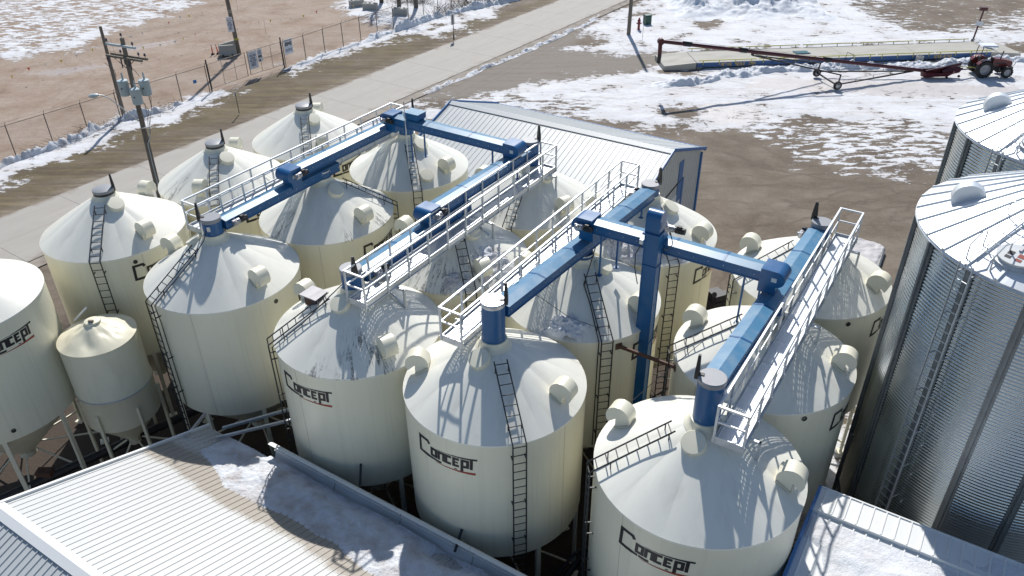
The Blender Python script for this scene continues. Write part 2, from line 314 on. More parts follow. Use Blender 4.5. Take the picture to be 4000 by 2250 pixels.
# ================================================================== GROUND AND ROAD
S_POLY = [
 [(-61.6,85.9),(-67.6,100.6),(-50.9,99.8),(-33.6,96.4),(-35.4,88.1),(-37.5,83.4),(-39.0,80.6),(-39.8,78.3),(-39.9,75.2),(-39.7,73.2),(-41.9,74.5),(-42.8,72.5),(-44.4,71.4),(-50.7,68.2)],
 [(-33.5,45.6),(-32.7,47.1),(-31.6,49.1),(-30.2,50.8),(-28.9,53.5),(-28.1,55.4),(-26.0,56.5),(-24.4,59.4),(-22.9,61.8),(-22.4,60.8),(-23.4,58.8),(-24.4,55.6),(-26.2,53.9),(-28.0,51.4),(-29.4,49.5),(-30.9,47.0),(-31.9,45.4),(-32.7,44.1)],
 [(-18.9,67.1),(-17.7,69.0),(-16.0,71.9),(-12.3,75.5),(-11.0,80.9),(-16.3,85.2),(-17.9,88.5),(-17.8,98.4),(2.2,97.4),(-2.3,83.6),(-7.3,80.0),(-11.8,75.1),(-15.8,70.9),(-18.2,66.6)],
 [(-8.4,58.4),(-5.7,58.5),(0.2,59.8),(2.8,62.5),(5.0,63.4),(10.1,64.9),(12.5,66.3),(15.8,66.7),(28.8,67.6),(44.8,69.2),(62.2,70.0),(62,47),(35.6,47.6),(28.4,47.4),(25.9,46.0),(24.0,45.0),(21.6,46.3),(20.6,48.2),(20.1,50.4),(18.6,51.4),(17.2,52.8),(14.7,53.3),(11.8,52.9),(9.5,53.3),(6.8,55.0),(4.2,56.2),(0.1,57.1),(-3.2,57.2),(-7.6,57.8)],
 [(5.3,71.8),(7.2,72.5),(10.0,73.9),(8.7,75.6),(7.5,78.4),(9.7,82.9),(12.8,86.0),(16.4,90.5),(19.7,106.6),(90.4,104.4),(64.2,73.1),(44.6,72.8),(32.7,72.1),(23.3,71.6),(15.7,70.8),(11.6,70.6),(7.1,71.0)],
 [(-6.0,57.0),(-9.5,54.6),(-12.2,51.0),(-11.8,50.6),(-8.6,54.2),(-5.0,56.6)],
 [(-8.3,77.2),(-6.5,79.9),(-5.1,81.1),(-4.5,79.4),(-6.4,78.2),(-7.4,76.8)],
 [(11.2,22.0),(12.3,24.5),(12.9,24.2),(12.2,21.5),(10.5,18.5),(9.6,16.0),(9.2,16.3)],
]
BARE = [
 [(11.1,56.2),(11.9,57.4),(13.2,57.6),(14.2,56.8),(13.6,55.1),(11.9,54.5),(11.1,55.0)],
 [(37.2,86.2),(39.5,88.4),(43.1,91.8),(57.0,91.2),(60.2,84.4),(50.2,80.5),(45.8,77.4),(41.6,76.4),(38.5,77.0),(37.6,79.6),(36.9,83.0)],
 [(18.7,81.0),(20.8,82.5),(22.0,81.1),(21.4,79.2),(19.0,77.7),(17.5,78.9)],
 [(11.4,66.1),(13.2,66.3),(15.6,65.4),(14.7,64.1),(12.8,64.5),(11.7,65.0)],
 [(19.6,54.7),(21.1,54.4),(25.5,53.8),(25.1,53.3),(22.3,52.1),(20.4,52.9),(19.4,53.7)],
 [(29.1,59.8),(30.7,59.7),(31.5,59.1),(30.4,58.7),(29.2,59.1)],
 [(29.4,51.2),(30.7,51.4),(30.3,50.5),(29.5,50.7)],
 [(11.9,84.0),(15.3,85.5),(16.1,83.9),(13.9,83.0),(12.3,82.8)],
 [(17.6,52.3),(18.7,51.3),(19.6,49.5),(20.0,47.8),(18.1,47.0),(16.3,49.6)],
]
ICE = [[(14.2,57.5),(16.5,57.7),(18.6,56.3),(18.7,53.7),(16.3,52.8),(13.5,53.4)], [(20,63.5),(34,62),(40,60.5),(40,57.5),(28,58.5),(18,60.5)], [(-42,66.5),(-36.5,69.0),(-34,68.5),(-38,65.2)], [(-37,73.5),(-32,76.5),(-30.5,75.2),(-35,72)]]
VERGE = [[(-32.7,44.1),(-31.9,45.4),(-30.9,47.0),(-29.4,49.5),(-28.0,51.4),(-26.2,53.9),(-24.4,55.6),(-23.4,58.8),(-22.4,60.7),(-19.1,66.7),(-15.8,70.9),(-11.8,75.1),(-7.3,80.0),(-2.3,83.6),(9.2,97.1),(11.6,97.8),(0.3,82.8),(-10.3,67.0),(-14.2,61.1),(-18.4,54.9),(-23.4,48.4),(-26.4,43.9),(-28.9,40.0),(-33.6,32.7),(-37,37)]]
GRAV = [[(0.2,70.7),(7.8,79.3),(5.3,71.8),(15.7,70.8),(13.6,70.2),(13.2,66.9),(10.1,64.9),(5.0,63.4),(2.8,62.5),(0.2,59.8),(-7.7,58.8),(-8.4,59.4)]]
BIN_SHADE = [[tuple(G('D', a, b)[:2]) for a, b in ((-9.5, -30), (11.6, -30), (12.2, -17), (12.6, -5), (11.8, 1.2), (6, 3.4), (-6, 5), (-9.5, 3))]]  # area round the bins where shade is painted into the ground colour
def sdist(X, Y, polys, lim=4.0):
    best = np.full(X.shape, -lim)
    for p in polys:
        P = np.array(p); Q = np.roll(P, -1, 0); d2 = np.full(X.shape, 1e9); ins = np.zeros(X.shape, bool)
        for (x0, y0), (x1, y1) in zip(P, Q):
            dx, dy = x1-x0, y1-y0; t = np.clip(((X-x0)*dx+(Y-y0)*dy)/(dx*dx+dy*dy+1e-9), 0, 1)
            d2 = np.minimum(d2, (X-x0-t*dx)**2+(Y-y0-t*dy)**2)
            c = ((y0 > Y) != (y1 > Y)) & (X < (x1-x0)*(Y-y0)/(y1-y0+1e-12)+x0); ins ^= c
        d = np.where(ins, 1, -1)*np.sqrt(d2); best = np.maximum(best, d)
    return np.clip(best, -lim, lim)
xs = np.concatenate([[-900, -500, -260, -150, -100, -80], np.arange(-70, 64.01, 0.5), [70, 80, 100, 150, 260, 500, 900]])
ys = np.concatenate([[-300, -120, -50, -20, 0], np.arange(6, 108.01, 0.5), [112, 120, 140, 180, 260, 500, 900]])
X, Y = np.meshgrid(xs, ys)
snow = np.minimum(np.maximum(sdist(X, Y, S_POLY), np.clip(2.6*sdist(X, Y, [S_POLY[1], S_POLY[2], S_POLY[6], S_POLY[7]])+0.4, -4, 4)), -1.3*sdist(X, Y, BARE)); ice = sdist(X, Y, ICE); verge = sdist(X, Y, VERGE); grav = sdist(X, Y, GRAV)
mud = sdist(X, Y, BIN_SHADE); patchy = sdist(X, Y, [S_POLY[0], [(36, 75), (60, 75), (70, 108), (34, 108)], [(15, 55.5), (29, 54.0), (33, 45), (16, 44)], [(-9, 57), (6, 54.5), (9, 57.5), (0, 60.5)]])  # mud: mask of the shade painted under the bins
vw = -(X*WD.x+Y*WD.y)                 # distance to the left across the road direction
uu = X*U.x+Y*U.y
roadd = np.abs(vw-41.72-0.0367*(50-uu))
clay = np.clip((vw-52.9+(uu-20)*0.045), -4, 4)
def fb(x, y, s, seed): return np.array([fbm(a*s+seed, b*s, seed, 3) for a, b in zip(x.ravel(), y.ravel())]).reshape(x.shape)
near = (X > -70) & (X < 64) & (Y > 6) & (Y < 108)
zz = np.zeros_like(X); zz[near] = 0.015*np.array([fbm(a*0.4, b*0.4, 1, 3) for a, b in zip(X[near], Y[near])])
zz += 0.07*np.clip(snow*1.2, 0, 1)*near
zz[near] += 0.10*np.clip(snow[near]*1.5, 0, 1)*np.array([max(0, fbm(a*0.9+9, b*0.9, 3, 3)) for a, b in zip(X[near], Y[near])])
zz += np.clip((clay > -0.6)*0.0, 0, 1)
zz -= 0.13                             # everything stands on z = 0; paving sheets lie just above the soil
m = MB(); nx, ny = len(xs), len(ys)
m.v = [(float(a), float(b), float(c)) for a, b, c in zip(X.ravel(), Y.ravel(), zz.ravel())]
m.f = [(j*nx+i, j*nx+i+1, (j+1)*nx+i+1, (j+1)*nx+i) for j in range(ny-1) for i in range(nx-1)]
gm = bpy.data.meshes.new('ground'); gm.from_pydata(m.v, [], m.f); gm.update(); gm.polygons.foreach_set('use_smooth', [True]*len(gm.polygons))
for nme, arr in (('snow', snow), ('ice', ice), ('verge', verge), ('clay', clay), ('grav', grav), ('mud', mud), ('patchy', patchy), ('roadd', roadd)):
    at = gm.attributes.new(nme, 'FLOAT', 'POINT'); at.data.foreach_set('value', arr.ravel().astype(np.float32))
def ground_mat():
    m, t, b = nodes('yard_soil_and_snow')
    def A(n): a = N(t, 'ShaderNodeAttribute'); a.attribute_name = n; return a.outputs['Fac']
    n1 = noise_node(t, 0.35, 8, 0.62); n2 = noise_node(t, 2.2, 7, 0.65); n3 = noise_node(t, 18, 5, 0.7)
    # wheel tracks: noise drawn out along the driving direction
    tr = noise_node(t, 1.0, 7, 0.62, stretch=(0.16, 1.5, 1), dist=1.4); tr2 = noise_node(t, 1.0, 7, 0.66, stretch=(0.35, 1.9, 1), dist=1.8)
    tc0 = N(t, 'ShaderNodeTexCoord'); wob = noise_node(t, 0.25, 3, 0.5); brk = noise_node(t, 0.7, 5, 0.7); brk2 = ramp(t, brk.outputs[0], [(0.42, 0.0), (0.56, 1.0)]).outputs[0]
    def ruts(rings):
        """wheel ruts: pairs of thin bands on the circles along which vehicles turned"""
        tot = None
        for cx, cy, r in rings:
            d = N(t, 'ShaderNodeVectorMath', operation='DISTANCE'); L(t, tc0.outputs['Object'], d.inputs[0]); d.inputs[1].default_value = (cx, cy, 0)
            rr = math_(t, 'ADD', d.outputs['Value'], math_(t, 'MULTIPLY_ADD', wob.outputs[0], 5.0, -2.5))
            q = math_(t, 'ABSOLUTE', math_(t, 'SUBTRACT', math_(t, 'ABSOLUTE', math_(t, 'SUBTRACT', rr, r)), 0.85)); band = math_(t, 'SUBTRACT', 1.0, math_(t, 'MULTIPLY', q, 3.6), clamp=True)
            tot = band if tot is None else math_(t, 'MAXIMUM', tot, band)
        return math_(t, 'MULTIPLY', tot, brk2)
    rut_y = ruts(((14, 66, 22.0), (10, 72, 34.5), (30, 20, 24.0), (18, 80, 38.0), (2, 70, 17.5), (40, 75, 36.0), (26, 30, 11.5)))
    rut_c = ruts(((-38, 82, 9.0), (-30, 74, 6.5), (-44, 78, 17.0), (-20, 92, 19.0), (-52, 60, 17.0)))
    rut_s = ruts(((28, 20, 38.0), (22, 10, 50.0), (35, 100, 42.5), (20, 96, 35.0), (30, 84, 22.0)))
    # yard: grey brown grit
    yard = ramp(t, n1.outputs[0], [(0.32, (0.105, 0.077, 0.053)), (0.48, (0.165, 0.13, 0.096)), (0.66, (0.235, 0.195, 0.153))]).outputs[0]
    wet = ramp(t, tr.outputs[0], [(0.50, 0.0), (0.68, 1.0)]).outputs[0]
    n6 = noise_node(t, 6.5, 6, 0.75); wetb = math_(t, 'MULTIPLY', wet, ramp(t, n6.outputs[0], [(0.38, 0.2), (0.6, 1.0)]).outputs[0])
    yard = mixc(t, math_(t, 'MULTIPLY', wetb, 0.38), yard, (0.085, 0.062, 0.045)); yard = mixc(t, math_(t, 'MULTIPLY', ramp(t, n6.outputs[0], [(0.52, 0.0), (0.70, 1.0)]).outputs[0], 0.45), yard, (0.33, 0.285, 0.235))
    yard = mixc(t, math_(t, 'MULTIPLY', n3.outputs[0], 0.5), yard, (0.13, 0.105, 0.08))
    mf = math_(t, 'MULTIPLY_ADD', math_(t, 'ADD', A('mud'), math_(t, 'MULTIPLY_ADD', n2.outputs[0], 2.0, -1.0)), 0.8, 0.5, clamp=True)  # ragged mask for the painted under-bin shade that darkens the yard colour
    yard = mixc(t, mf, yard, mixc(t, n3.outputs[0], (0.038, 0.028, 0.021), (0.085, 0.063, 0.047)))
    yard = mixc(t, math_(t, 'MULTIPLY', rut_y, 0.6), yard, (0.085, 0.062, 0.045))
    # driveway gravel
    gf = math_(t, 'ADD', A('grav'), math_(t, 'MULTIPLY_ADD', n2.outputs[0], 2.4, -1.2)); gf = math_(t, 'MULTIPLY_ADD', gf, 0.7, 0.5, clamp=True)
    gcol = mixc(t, n3.outputs[0], (0.17, 0.145, 0.12), (0.27, 0.24, 0.205)); gcol = mixc(t, math_(t, 'MULTIPLY', wet, 0.35), gcol, (0.12, 0.10, 0.08))
    col = mixc(t, gf, yard, gcol)
    # pinkish clay lot beyond the fence
    cf = math_(t, 'ADD', A('clay'), math_(t, 'MULTIPLY_ADD', n2.outputs[0], 1.4, -0.7)); cf = math_(t, 'MULTIPLY_ADD', cf, 1.4, 0.5, clamp=True)
    ccol = ramp(t, n1.outputs[0], [(0.30, (0.20, 0.135, 0.09)), (0.42, (0.31, 0.228, 0.168)), (0.55, (0.365, 0.29, 0.232)), (0.70, (0.40, 0.32, 0.262))]).outputs[0]
    ctr = ramp(t, tr2.outputs[0], [(0.48, 0.0), (0.70, 1.0)]).outputs[0]
    ccol = mixc(t, math_(t, 'MULTIPLY', ctr, 0.40), ccol, (0.23, 0.15, 0.10)); ccol = mixc(t, math_(t, 'MULTIPLY', rut_c, 0.5), ccol, (0.21, 0.145, 0.105)); n7 = noise_node(t, 5.0, 6, 0.75); ccol = mixc(t, math_(t, 'MULTIPLY', ramp(t, n7.outputs[0], [(0.40, 1.0), (0.52, 0.0)]).outputs[0], 0.40), ccol, (0.235, 0.165, 0.12)); ccol = mixc(t, math_(t, 'MULTIPLY', n3.outputs[0], 0.3), ccol, (0.26, 0.20, 0.16))
    col = mixc(t, cf, col, ccol)
    # dead grass verge
    vf = math_(t, 'ADD', A('verge'), math_(t, 'MULTIPLY_ADD', n2.outputs[0], 2.0, -1.0)); vf = math_(t, 'MULTIPLY_ADD', vf, 1.2, 0.4, clamp=True)
    gr = noise_node(t, 9, 6, 0.75, stretch=(1, 1, 1)); g2 = ramp(t, n1.outputs[0], [(0.35, (0.115, 0.085, 0.035)), (0.5, (0.165, 0.125, 0.062)), (0.66, (0.20, 0.16, 0.115))]).outputs[0]
    vcol = mixc(t, math_(t, 'MULTIPLY', gr.outputs[0], 0.75), g2, (0.055, 0.045, 0.028)); edge = ramp(t, tr2.outputs[0], [(0.5, 0.0), (0.62, 1.0)]).outputs[0]
    vcol = mixc(t, math_(t, 'MULTIPLY', edge, 0.3), vcol, (0.23, 0.19, 0.15))
    rt = noise_node(t, 1.0, 7, 0.68, stretch=(1, 1, 1)); rmp = rt.inputs['Vector'].links[0].from_node; rmp.inputs['Rotation'].default_value = (0, 0, -TH-0.037); rmp.inputs['Scale'].default_value = (0.14, 1.6, 1)
    vcol = mixc(t, math_(t, 'MULTIPLY', ramp(t, rt.outputs[0], [(0.50, 0.0), (0.62, 1.0)]).outputs[0], 0.65), vcol, (0.085, 0.06, 0.042)); vcol = mixc(t, math_(t, 'MULTIPLY', ramp(t, rt.outputs[0], [(0.36, 1.0), (0.46, 0.0)]).outputs[0], 0.6), vcol, (0.215, 0.165, 0.085))
    col = mixc(t, vf, col, vcol)
    rd = math_(t, 'ADD', math_(t, 'MULTIPLY', math_(t, 'SUBTRACT', 5.0, A('roadd')), 0.55), math_(t, 'MULTIPLY_ADD', n2.outputs[0], 1.4, -0.8)); rd = math_(t, 'MULTIPLY', rd, 1.0, clamp=True)
    rcol = mixc(t, ramp(t, rt.outputs[0], [(0.44, 0.0), (0.60, 1.0)]).outputs[0], (0.27, 0.225, 0.18), (0.105, 0.08, 0.062)); col = mixc(t, math_(t, 'MULTIPLY', rd, 0.8), col, rcol)
    # snow and ice
    n4 = noise_node(t, 1.1, 8, 0.72, stretch=(0.6, 1.6, 1), dist=0.3)
    mott = math_(t, 'ADD', math_(t, 'MULTIPLY_ADD', n2.outputs[0], 5.0, -2.4), math_(t, 'MULTIPLY', math_(t, 'MULTIPLY_ADD', n4.outputs[0], 54.0, -28.0), math_(t, 'MULTIPLY', A('patchy'), 0.33, clamp=True)))
    streak = math_(t, 'MULTIPLY_ADD', tr2.outputs[0], 5.0, -2.4)
    big = math_(t, 'MULTIPLY_ADD', n1.outputs[0], 9.0, -4.2)
    sf = math_(t, 'ADD', math_(t, 'ADD', math_(t, 'ADD', math_(t, 'MINIMUM', A('snow'), 1.05), mott), streak), big)
    fine = math_(t, 'MULTIPLY_ADD', n3.outputs[0], 1.0, -0.5)
    sfr = math_(t, 'ADD', sf, fine); sf = math_(t, 'MULTIPLY_ADD', sfr, 2.2, 0.35, clamp=True)
    scol = mixc(t, math_(t, 'MULTIPLY', ramp(t, n2.outputs[0], [(0.4, 0.0), (0.7, 1.0)]).outputs[0], 0.45), (0.72, 0.74, 0.775), (0.47, 0.44, 0.42))
    thin = ramp(t, math_(t, 'MULTIPLY', sfr, 0.4, clamp=True), [(0.0, 1.0), (0.8, 0.0)]).outputs[0]; scol = mixc(t, math_(t, 'MULTIPLY', thin, 0.55), scol, (0.47, 0.43, 0.405))
    packed = ramp(t, tr.outputs[0], [(0.47, 0.0), (0.60, 1.0)]).outputs[0]
    scol = mixc(t, math_(t, 'MULTIPLY', packed, 0.38), scol, (0.56, 0.52, 0.49))
    scol = mixc(t, math_(t, 'MULTIPLY', rut_s, 0.55), scol, (0.40, 0.365, 0.345))
    icf = math_(t, 'MULTIPLY_ADD', math_(t, 'ADD', A('ice'), math_(t, 'MULTIPLY_ADD', n2.outputs[0], 3.0, -1.7)), 1.2, 0.3, clamp=True)
    scol = mixc(t, math_(t, 'MULTIPLY', icf, 0.75), scol, (0.50, 0.46, 0.44))
    col = mixc(t, sf, col, scol)
    pud = math_(t, 'MULTIPLY', icf, math_(t, 'SUBTRACT', 1.0, sf, clamp=True)); col = mixc(t, math_(t, 'MULTIPLY', pud, 0.7), col, (0.33, 0.28, 0.27))
    n5 = noise_node(t, 70, 3, 0.8); col = mixc(t, 1.0, col, ramp(t, n5.outputs[0], [(0.25, 0.72), (0.75, 1.22)]).outputs[0], 'MULTIPLY')
    L(t, col, b.inputs['Base Color'])
    ro = math_(t, 'MULTIPLY_ADD', icf, -0.40, 0.88); L(t, ro, b.inputs['Roughness']); b.inputs['Specular IOR Level'].default_value = 0.35
    h = math_(t, 'ADD', math_(t, 'MULTIPLY', n2.outputs[0], 1.2), math_(t, 'ADD', math_(t, 'MULTIPLY', n3.outputs[0], 0.45), math_(t, 'MULTIPLY', tr2.outputs[0], 0.30)))
    h = math_(t, 'ADD', h, math_(t, 'MULTIPLY', sf, 0.9)); bump(t, b, h, 0.7, 0.055)
    return m
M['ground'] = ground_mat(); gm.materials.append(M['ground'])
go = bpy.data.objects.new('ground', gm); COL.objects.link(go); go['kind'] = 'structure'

# the concrete road: slabs with joints
RDIR = (U*cos(0.0367)+WD*sin(0.0367)).normalized(); RSIDE = Vector((RDIR.y, -RDIR.x, 0))
RC = U*50+WD*(-41.72)
def road_mat():
    m, t, b = nodes('worn_concrete_road')
    n = noise_node(t, 0.5, 6, 0.6, stretch=(0.3, 1.6, 1)); n2 = noise_node(t, 12, 5, 0.7); n3 = noise_node(t, 0.9, 5, 0.6, stretch=(0.12, 2.2, 1), dist=0.4)
    c = mixc(t, n.outputs[0], (0.31, 0.292, 0.26), (0.42, 0.40, 0.365)); c = mixc(t, math_(t, 'MULTIPLY', n2.outputs[0], 0.3), c, (0.30, 0.265, 0.23))
    d = ramp(t, n3.outputs[0], [(0.52, 0.0), (0.7, 1.0)]).outputs[0]; c = mixc(t, math_(t, 'MULTIPLY', d, 0.35), c, (0.29, 0.245, 0.20))
    gp_ = N(t, 'ShaderNodeNewGeometry'); dt = N(t, 'ShaderNodeVectorMath', operation='DOT_PRODUCT'); L(t, gp_.outputs['Position'], dt.inputs[0]); dt.inputs[1].default_value = tuple(RSIDE)
    dd = math_(t, 'ABSOLUTE', math_(t, 'SUBTRACT', dt.outputs['Value'], RC.dot(RSIDE))); ny_ = noise_node(t, 1.3, 7, 0.7, coord='Object'); wp = N(t, 'ShaderNodeTexNoise'); wp.inputs['Scale'].default_value = 0.8; wp.inputs['Detail'].default_value = 7; L(t, gp_.outputs['Position'], wp.inputs['Vector'])
    ef = math_(t, 'MULTIPLY', math_(t, 'ADD', math_(t, 'SUBTRACT', dd, 2.95), math_(t, 'MULTIPLY_ADD', wp.outputs[0], 2.6, -1.15)), 2.2, clamp=True); c = mixc(t, math_(t, 'MULTIPLY', ef, 0.8), c, (0.21, 0.17, 0.135))
    wt = ramp(t, wp.outputs[0], [(0.5, 0.0), (0.72, 1.0)]).outputs[0]; c = mixc(t, math_(t, 'MULTIPLY', wt, 0.25), c, (0.30, 0.275, 0.245))
    L(t, c, b.inputs['Base Color']); b.inputs['Roughness'].default_value = 0.8; bump(t, b, n2.outputs[0], 0.25, 0.02); return m
M['road'] = road_mat(); M['joint'] = paint('tar_joint', (0.30, 0.27, 0.24), 0.9, amt=0.2)
road = bpy.data.objects.new('road', None); COL.objects.link(road); road.location = RC; road.rotation_euler = (0, 0, atan2(RDIR.y, RDIR.x)); road['kind'] = 'structure'
SL = 5.2; slab_a = MB().box((0, 0, -0.06), (SL-0.018, 3.08, 0.13)).mesh('slab'); slab_b = slab_a
for k in range(-11, 12):
    for s in (-1, 1): inst('slab', slab_a, M['road'], road, T((k*SL, s*1.545, 0.0)))
MB().box((0, 0, -0.075), (24*SL, 6.14, 0.11)).obj('joint_bed', M['joint'], road)
sh = MB()
def shoulder(i, j):
    x = -62+i*124; y = -3.9+j*1.0; return (x, y, -0.02-0.05*(1-j)+0.02*fbm(x*0.7, y, 5))
MB().grid(shoulder, 200, 3).obj('shoulder_grit', paint('shoulder_grit', (0.31, 0.275, 0.235), 0.95, dirt=(0.16, 0.125, 0.10), amt=0.7, scale=1.5, bmp=0.5, var=0.15), road, 60)

# ================================================================== LETTERING
def stroke_poly(pts, w):
    """open polyline to a mitred band (list of quads)"""
    out = []; pts = [Vector((p[0], p[1], 0)) for p in pts]; n = len(pts); Lf = []; Rt = []
    for i in range(n):
        if i == 0: d = (pts[1]-pts[0]).normalized(); nn = Vector((-d.y, d.x, 0)); k = 1
        elif i == n-1: d = (pts[-1]-pts[-2]).normalized(); nn = Vector((-d.y, d.x, 0)); k = 1
        else:
            a = (pts[i]-pts[i-1]).normalized(); c = (pts[i+1]-pts[i]).normalized(); t = (a+c)
            t = t.normalized() if t.length > 1e-6 else a; nn = Vector((-t.y, t.x, 0)); k = min(1/max(0.35, nn.dot(Vector((-a.y, a.x, 0)))), 2.2)
        Lf.append(pts[i]+nn*w/2*k); Rt.append(pts[i]-nn*w/2*k)
    for i in range(n-1): out.append([(Rt[i].x, Rt[i].y), (Rt[i+1].x, Rt[i+1].y), (Lf[i+1].x, Lf[i+1].y), (Lf[i].x, Lf[i].y)])
    return out
W1 = 0.46
LOGO = {
 'letter_C': stroke_poly([(2.25, 2.75), (1.95, 3.25), (0.2, 3.25), (0.2, 0.35), (2.2, 0.35)], 0.52),
 'letter_o': stroke_poly([(2.75, 0.95), (2.75, 2.25), (3.6, 2.25), (3.6, 0.95), (2.57, 0.95)], W1),
 'letter_n': stroke_poly([(4.1, 0.77), (4.1, 2.25), (4.95, 2.25), (4.95, 0.77)], W1),
 'letter_c': stroke_poly([(6.25, 2.25), (5.4, 2.25), (5.4, 0.95), (6.25, 0.95)], W1),
 'letter_e': stroke_poly([(7.5, 0.95), (6.65, 0.95), (6.65, 2.25), (7.5, 2.25)], W1)+stroke_poly([(6.65, 1.6), (7.35, 1.6)], 0.30),
 'letter_p': stroke_poly([(7.95, 0.05), (7.95, 2.25), (8.8, 2.25), (8.8, 1.1), (7.95, 1.1)], W1),
 'letter_t': stroke_poly([(9.35, 0.77), (9.35, 2.7)], W1)+[[(3.6, 2.62), (10.2, 2.62), (10.2, 2.95), (6.5, 2.80)]],
 'underline': [[(2.2, 0.12), (2.2, 0.58), (4.2, 0.50), (4.2, 0.12)], [(4.2, 0.12), (4.2, 0.50), (7.2, 0.38), (7.2, 0.22)]],
}
LOGO_RED = [[(3.4, -0.02), (6.0, -0.10), (6.0, 0.08), (3.4, 0.03)], [(6.0, -0.10), (10.0, -0.22), (10.0, 0.22), (6.0, 0.08)]]
def wrap_mesh(polys, name, width, shear=0.05, r=R+0.006):
    b = MB(); k = width/10.2
    for q in polys:
        # subdivide along x so that the paint follows the curved wall
        x0 = min(p[0] for p in q); x1 = max(p[0] for p in q); n = max(1, int((x1-x0)/0.5))
        def P(s, tt):
            lo = Vector(q[0]).lerp(Vector(q[1]), s); hi = Vector(q[3]).lerp(Vector(q[2]), s); p = lo.lerp(hi, tt)
            x = (p[0]+shear*p[1])*k; y = (p[1]-1.6)*k*1.0; a = x/r; return (r*cos(a), r*sin(a), y)
        b.grid(P, n, 1)
    return b.mesh(name)
LM = {}
for nme, polys in list(LOGO.items())+[('red_swoosh', LOGO_RED)]: LM[nme] = wrap_mesh(polys, nme, 1.80)
for nme in LM: LM[nme].materials.append(M['redink'] if nme == 'red_swoosh' else M['ink'])
def add_logo(parent, az, z=6.46):
    first = inst('lettering', LM['letter_C'], None, parent, T((0, 0, z)) @ RZ(RAD(az)))
    for nme in LM:
        if nme != 'letter_C': inst(nme, LM[nme], None, first)

FONT = {
 'A': [[(0, 0), (0, 4), (2.4, 4), (2.4, 0)], [(0, 2), (2.4, 2)]], 'B': [[(0, 0), (0, 4), (2, 4), (2.2, 3), (1.8, 2), (2.4, 1), (2.2, 0), (0, 0)], [(0, 2), (1.8, 2)]],
 'C': [[(2.4, 4), (0, 4), (0, 0), (2.4, 0)]], 'D': [[(0, 0), (0, 4), (1.8, 4), (2.4, 3.2), (2.4, 0.8), (1.8, 0), (0, 0)]], 'E': [[(2.4, 0), (0, 0), (0, 4), (2.4, 4)], [(0, 2), (2, 2)]],
 'F': [[(0, 0), (0, 4), (2.4, 4)], [(0, 2), (2, 2)]], 'G': [[(2.4, 4), (0, 4), (0, 0), (2.4, 0), (2.4, 2), (1.4, 2)]], 'H': [[(0, 0), (0, 4)], [(2.4, 0), (2.4, 4)], [(0, 2), (2.4, 2)]],
 'I': [[(1.2, 0), (1.2, 4)]], 'L': [[(0, 4), (0, 0), (2.4, 0)]], 'M': [[(0, 0), (0, 4), (1.5, 2), (3, 4), (3, 0)]], 'N': [[(0, 0), (0, 4), (2.4, 0), (2.4, 4)]],
 'O': [[(0, 0), (0, 4), (2.4, 4), (2.4, 0), (0, 0)]], 'S': [[(2.4, 4), (0, 4), (0, 2), (2.4, 2), (2.4, 0), (0, 0)]], 'T': [[(0, 4), (2.6, 4)], [(1.3, 4), (1.3, 0)]],
 'U': [[(0, 4), (0, 0), (2.4, 0), (2.4, 4)]], 'V': [[(0, 4), (1.2, 0), (2.4, 4)]], '.': [[(0.2, 0), (0.7, 0)]],
}
def text(parent, s, x, z, h, mat, M0, name='lettering', wgt=0.7, slant=0.0, track=1.25, width=None):
    """flat raised lettering in the local x-z plane of M0, facing -y"""
    k = h/4; adv = sum((1.6 if c == ' ' else (1.5 if c in 'I.' else 3.5 if c == 'M' else 2.9))*track for c in s)
    kx = k if width is None else width/adv; b = MB(); cx = x-adv*kx/2+0.2*kx
    for c in s:
        if c != ' ':
            off = -0.6 if c == 'I' else 0
            for pl in FONT[c]:
                for q in stroke_poly(pl, wgt):
                    pts = [(cx+(p[0]+off+slant*p[1])*kx, z+p[1]*k) for p in q]
                    b.add([(p[0], -0.006, p[1]) for p in pts]+[(p[0], 0.002, p[1]) for p in pts], [(0, 1, 2, 3), (4, 7, 6, 5), (0, 4, 5, 1), (1, 5, 6, 2), (2, 6, 7, 3), (3, 7, 4, 0)])
        cx += (1.6 if c == ' ' else (1.5 if c in 'I.' else 3.5 if c == 'M' else 2.9))*track*kx
    return b.obj(name, mat, parent, None, M0)

# ================================================================== HOPPER BINS
def cone_z(r): return ZE+(R-r)*SLOPE
def bin_roof_mesh():
    b = MB(); nsec, per = 12, 6; rs = [0.34, 0.9, 1.5, 2.0, R+0.02]; uv = []
    for s in range(nsec):
        def P(i, j):
            a = 2*pi*(s+i)/nsec; k = j*(len(rs)-1); i0 = int(min(k, len(rs)-2)); r = rs[i0]+(rs[i0+1]-rs[i0])*(k-i0)
            bulge = 0.05*sin(pi*i)**0.8*(r/R)
            return (r*cos(a), r*sin(a), cone_z(r)+bulge*sin(pi*min(1, (R+0.02-r)/1.2+0.06)*0.5))
        b.grid(P, per, len(rs)-1)
    rim = MB(); n = 72
    b.lathe([(R+0.02, ZE-0.005), (R+0.02, ZE-0.06), (R-0.01, ZE-0.06)], n)
    m = b.mesh('roof', 45); l = m.uv_layers.new(name='polar')
    for p in m.polygons:
        a0 = None
        for li in p.loop_indices:
            c = m.vertices[m.loops[li].vertex_index].co; a = atan2(c.y, c.x)/(2*pi)
            if a0 is None: a0 = a
            if a-a0 > 0.5: a -= 1
            if a-a0 < -0.5: a += 1
            l.data[li].uv = (a, hypot(c.x, c.y))
    return m
ROOFM = bin_roof_mesh(); ROOFM_ST = ROOFM.copy(); ROOFM_ST3 = ROOFM.copy(); ROOFM_ST2 = ROOFM.copy()
ROOFM.materials.append(M['roof']); ROOFM_ST.materials.append(M['roof_st']); ROOFM_ST3.materials.append(M['roof_st3']); ROOFM_ST2.materials.append(M['roof_st2'])
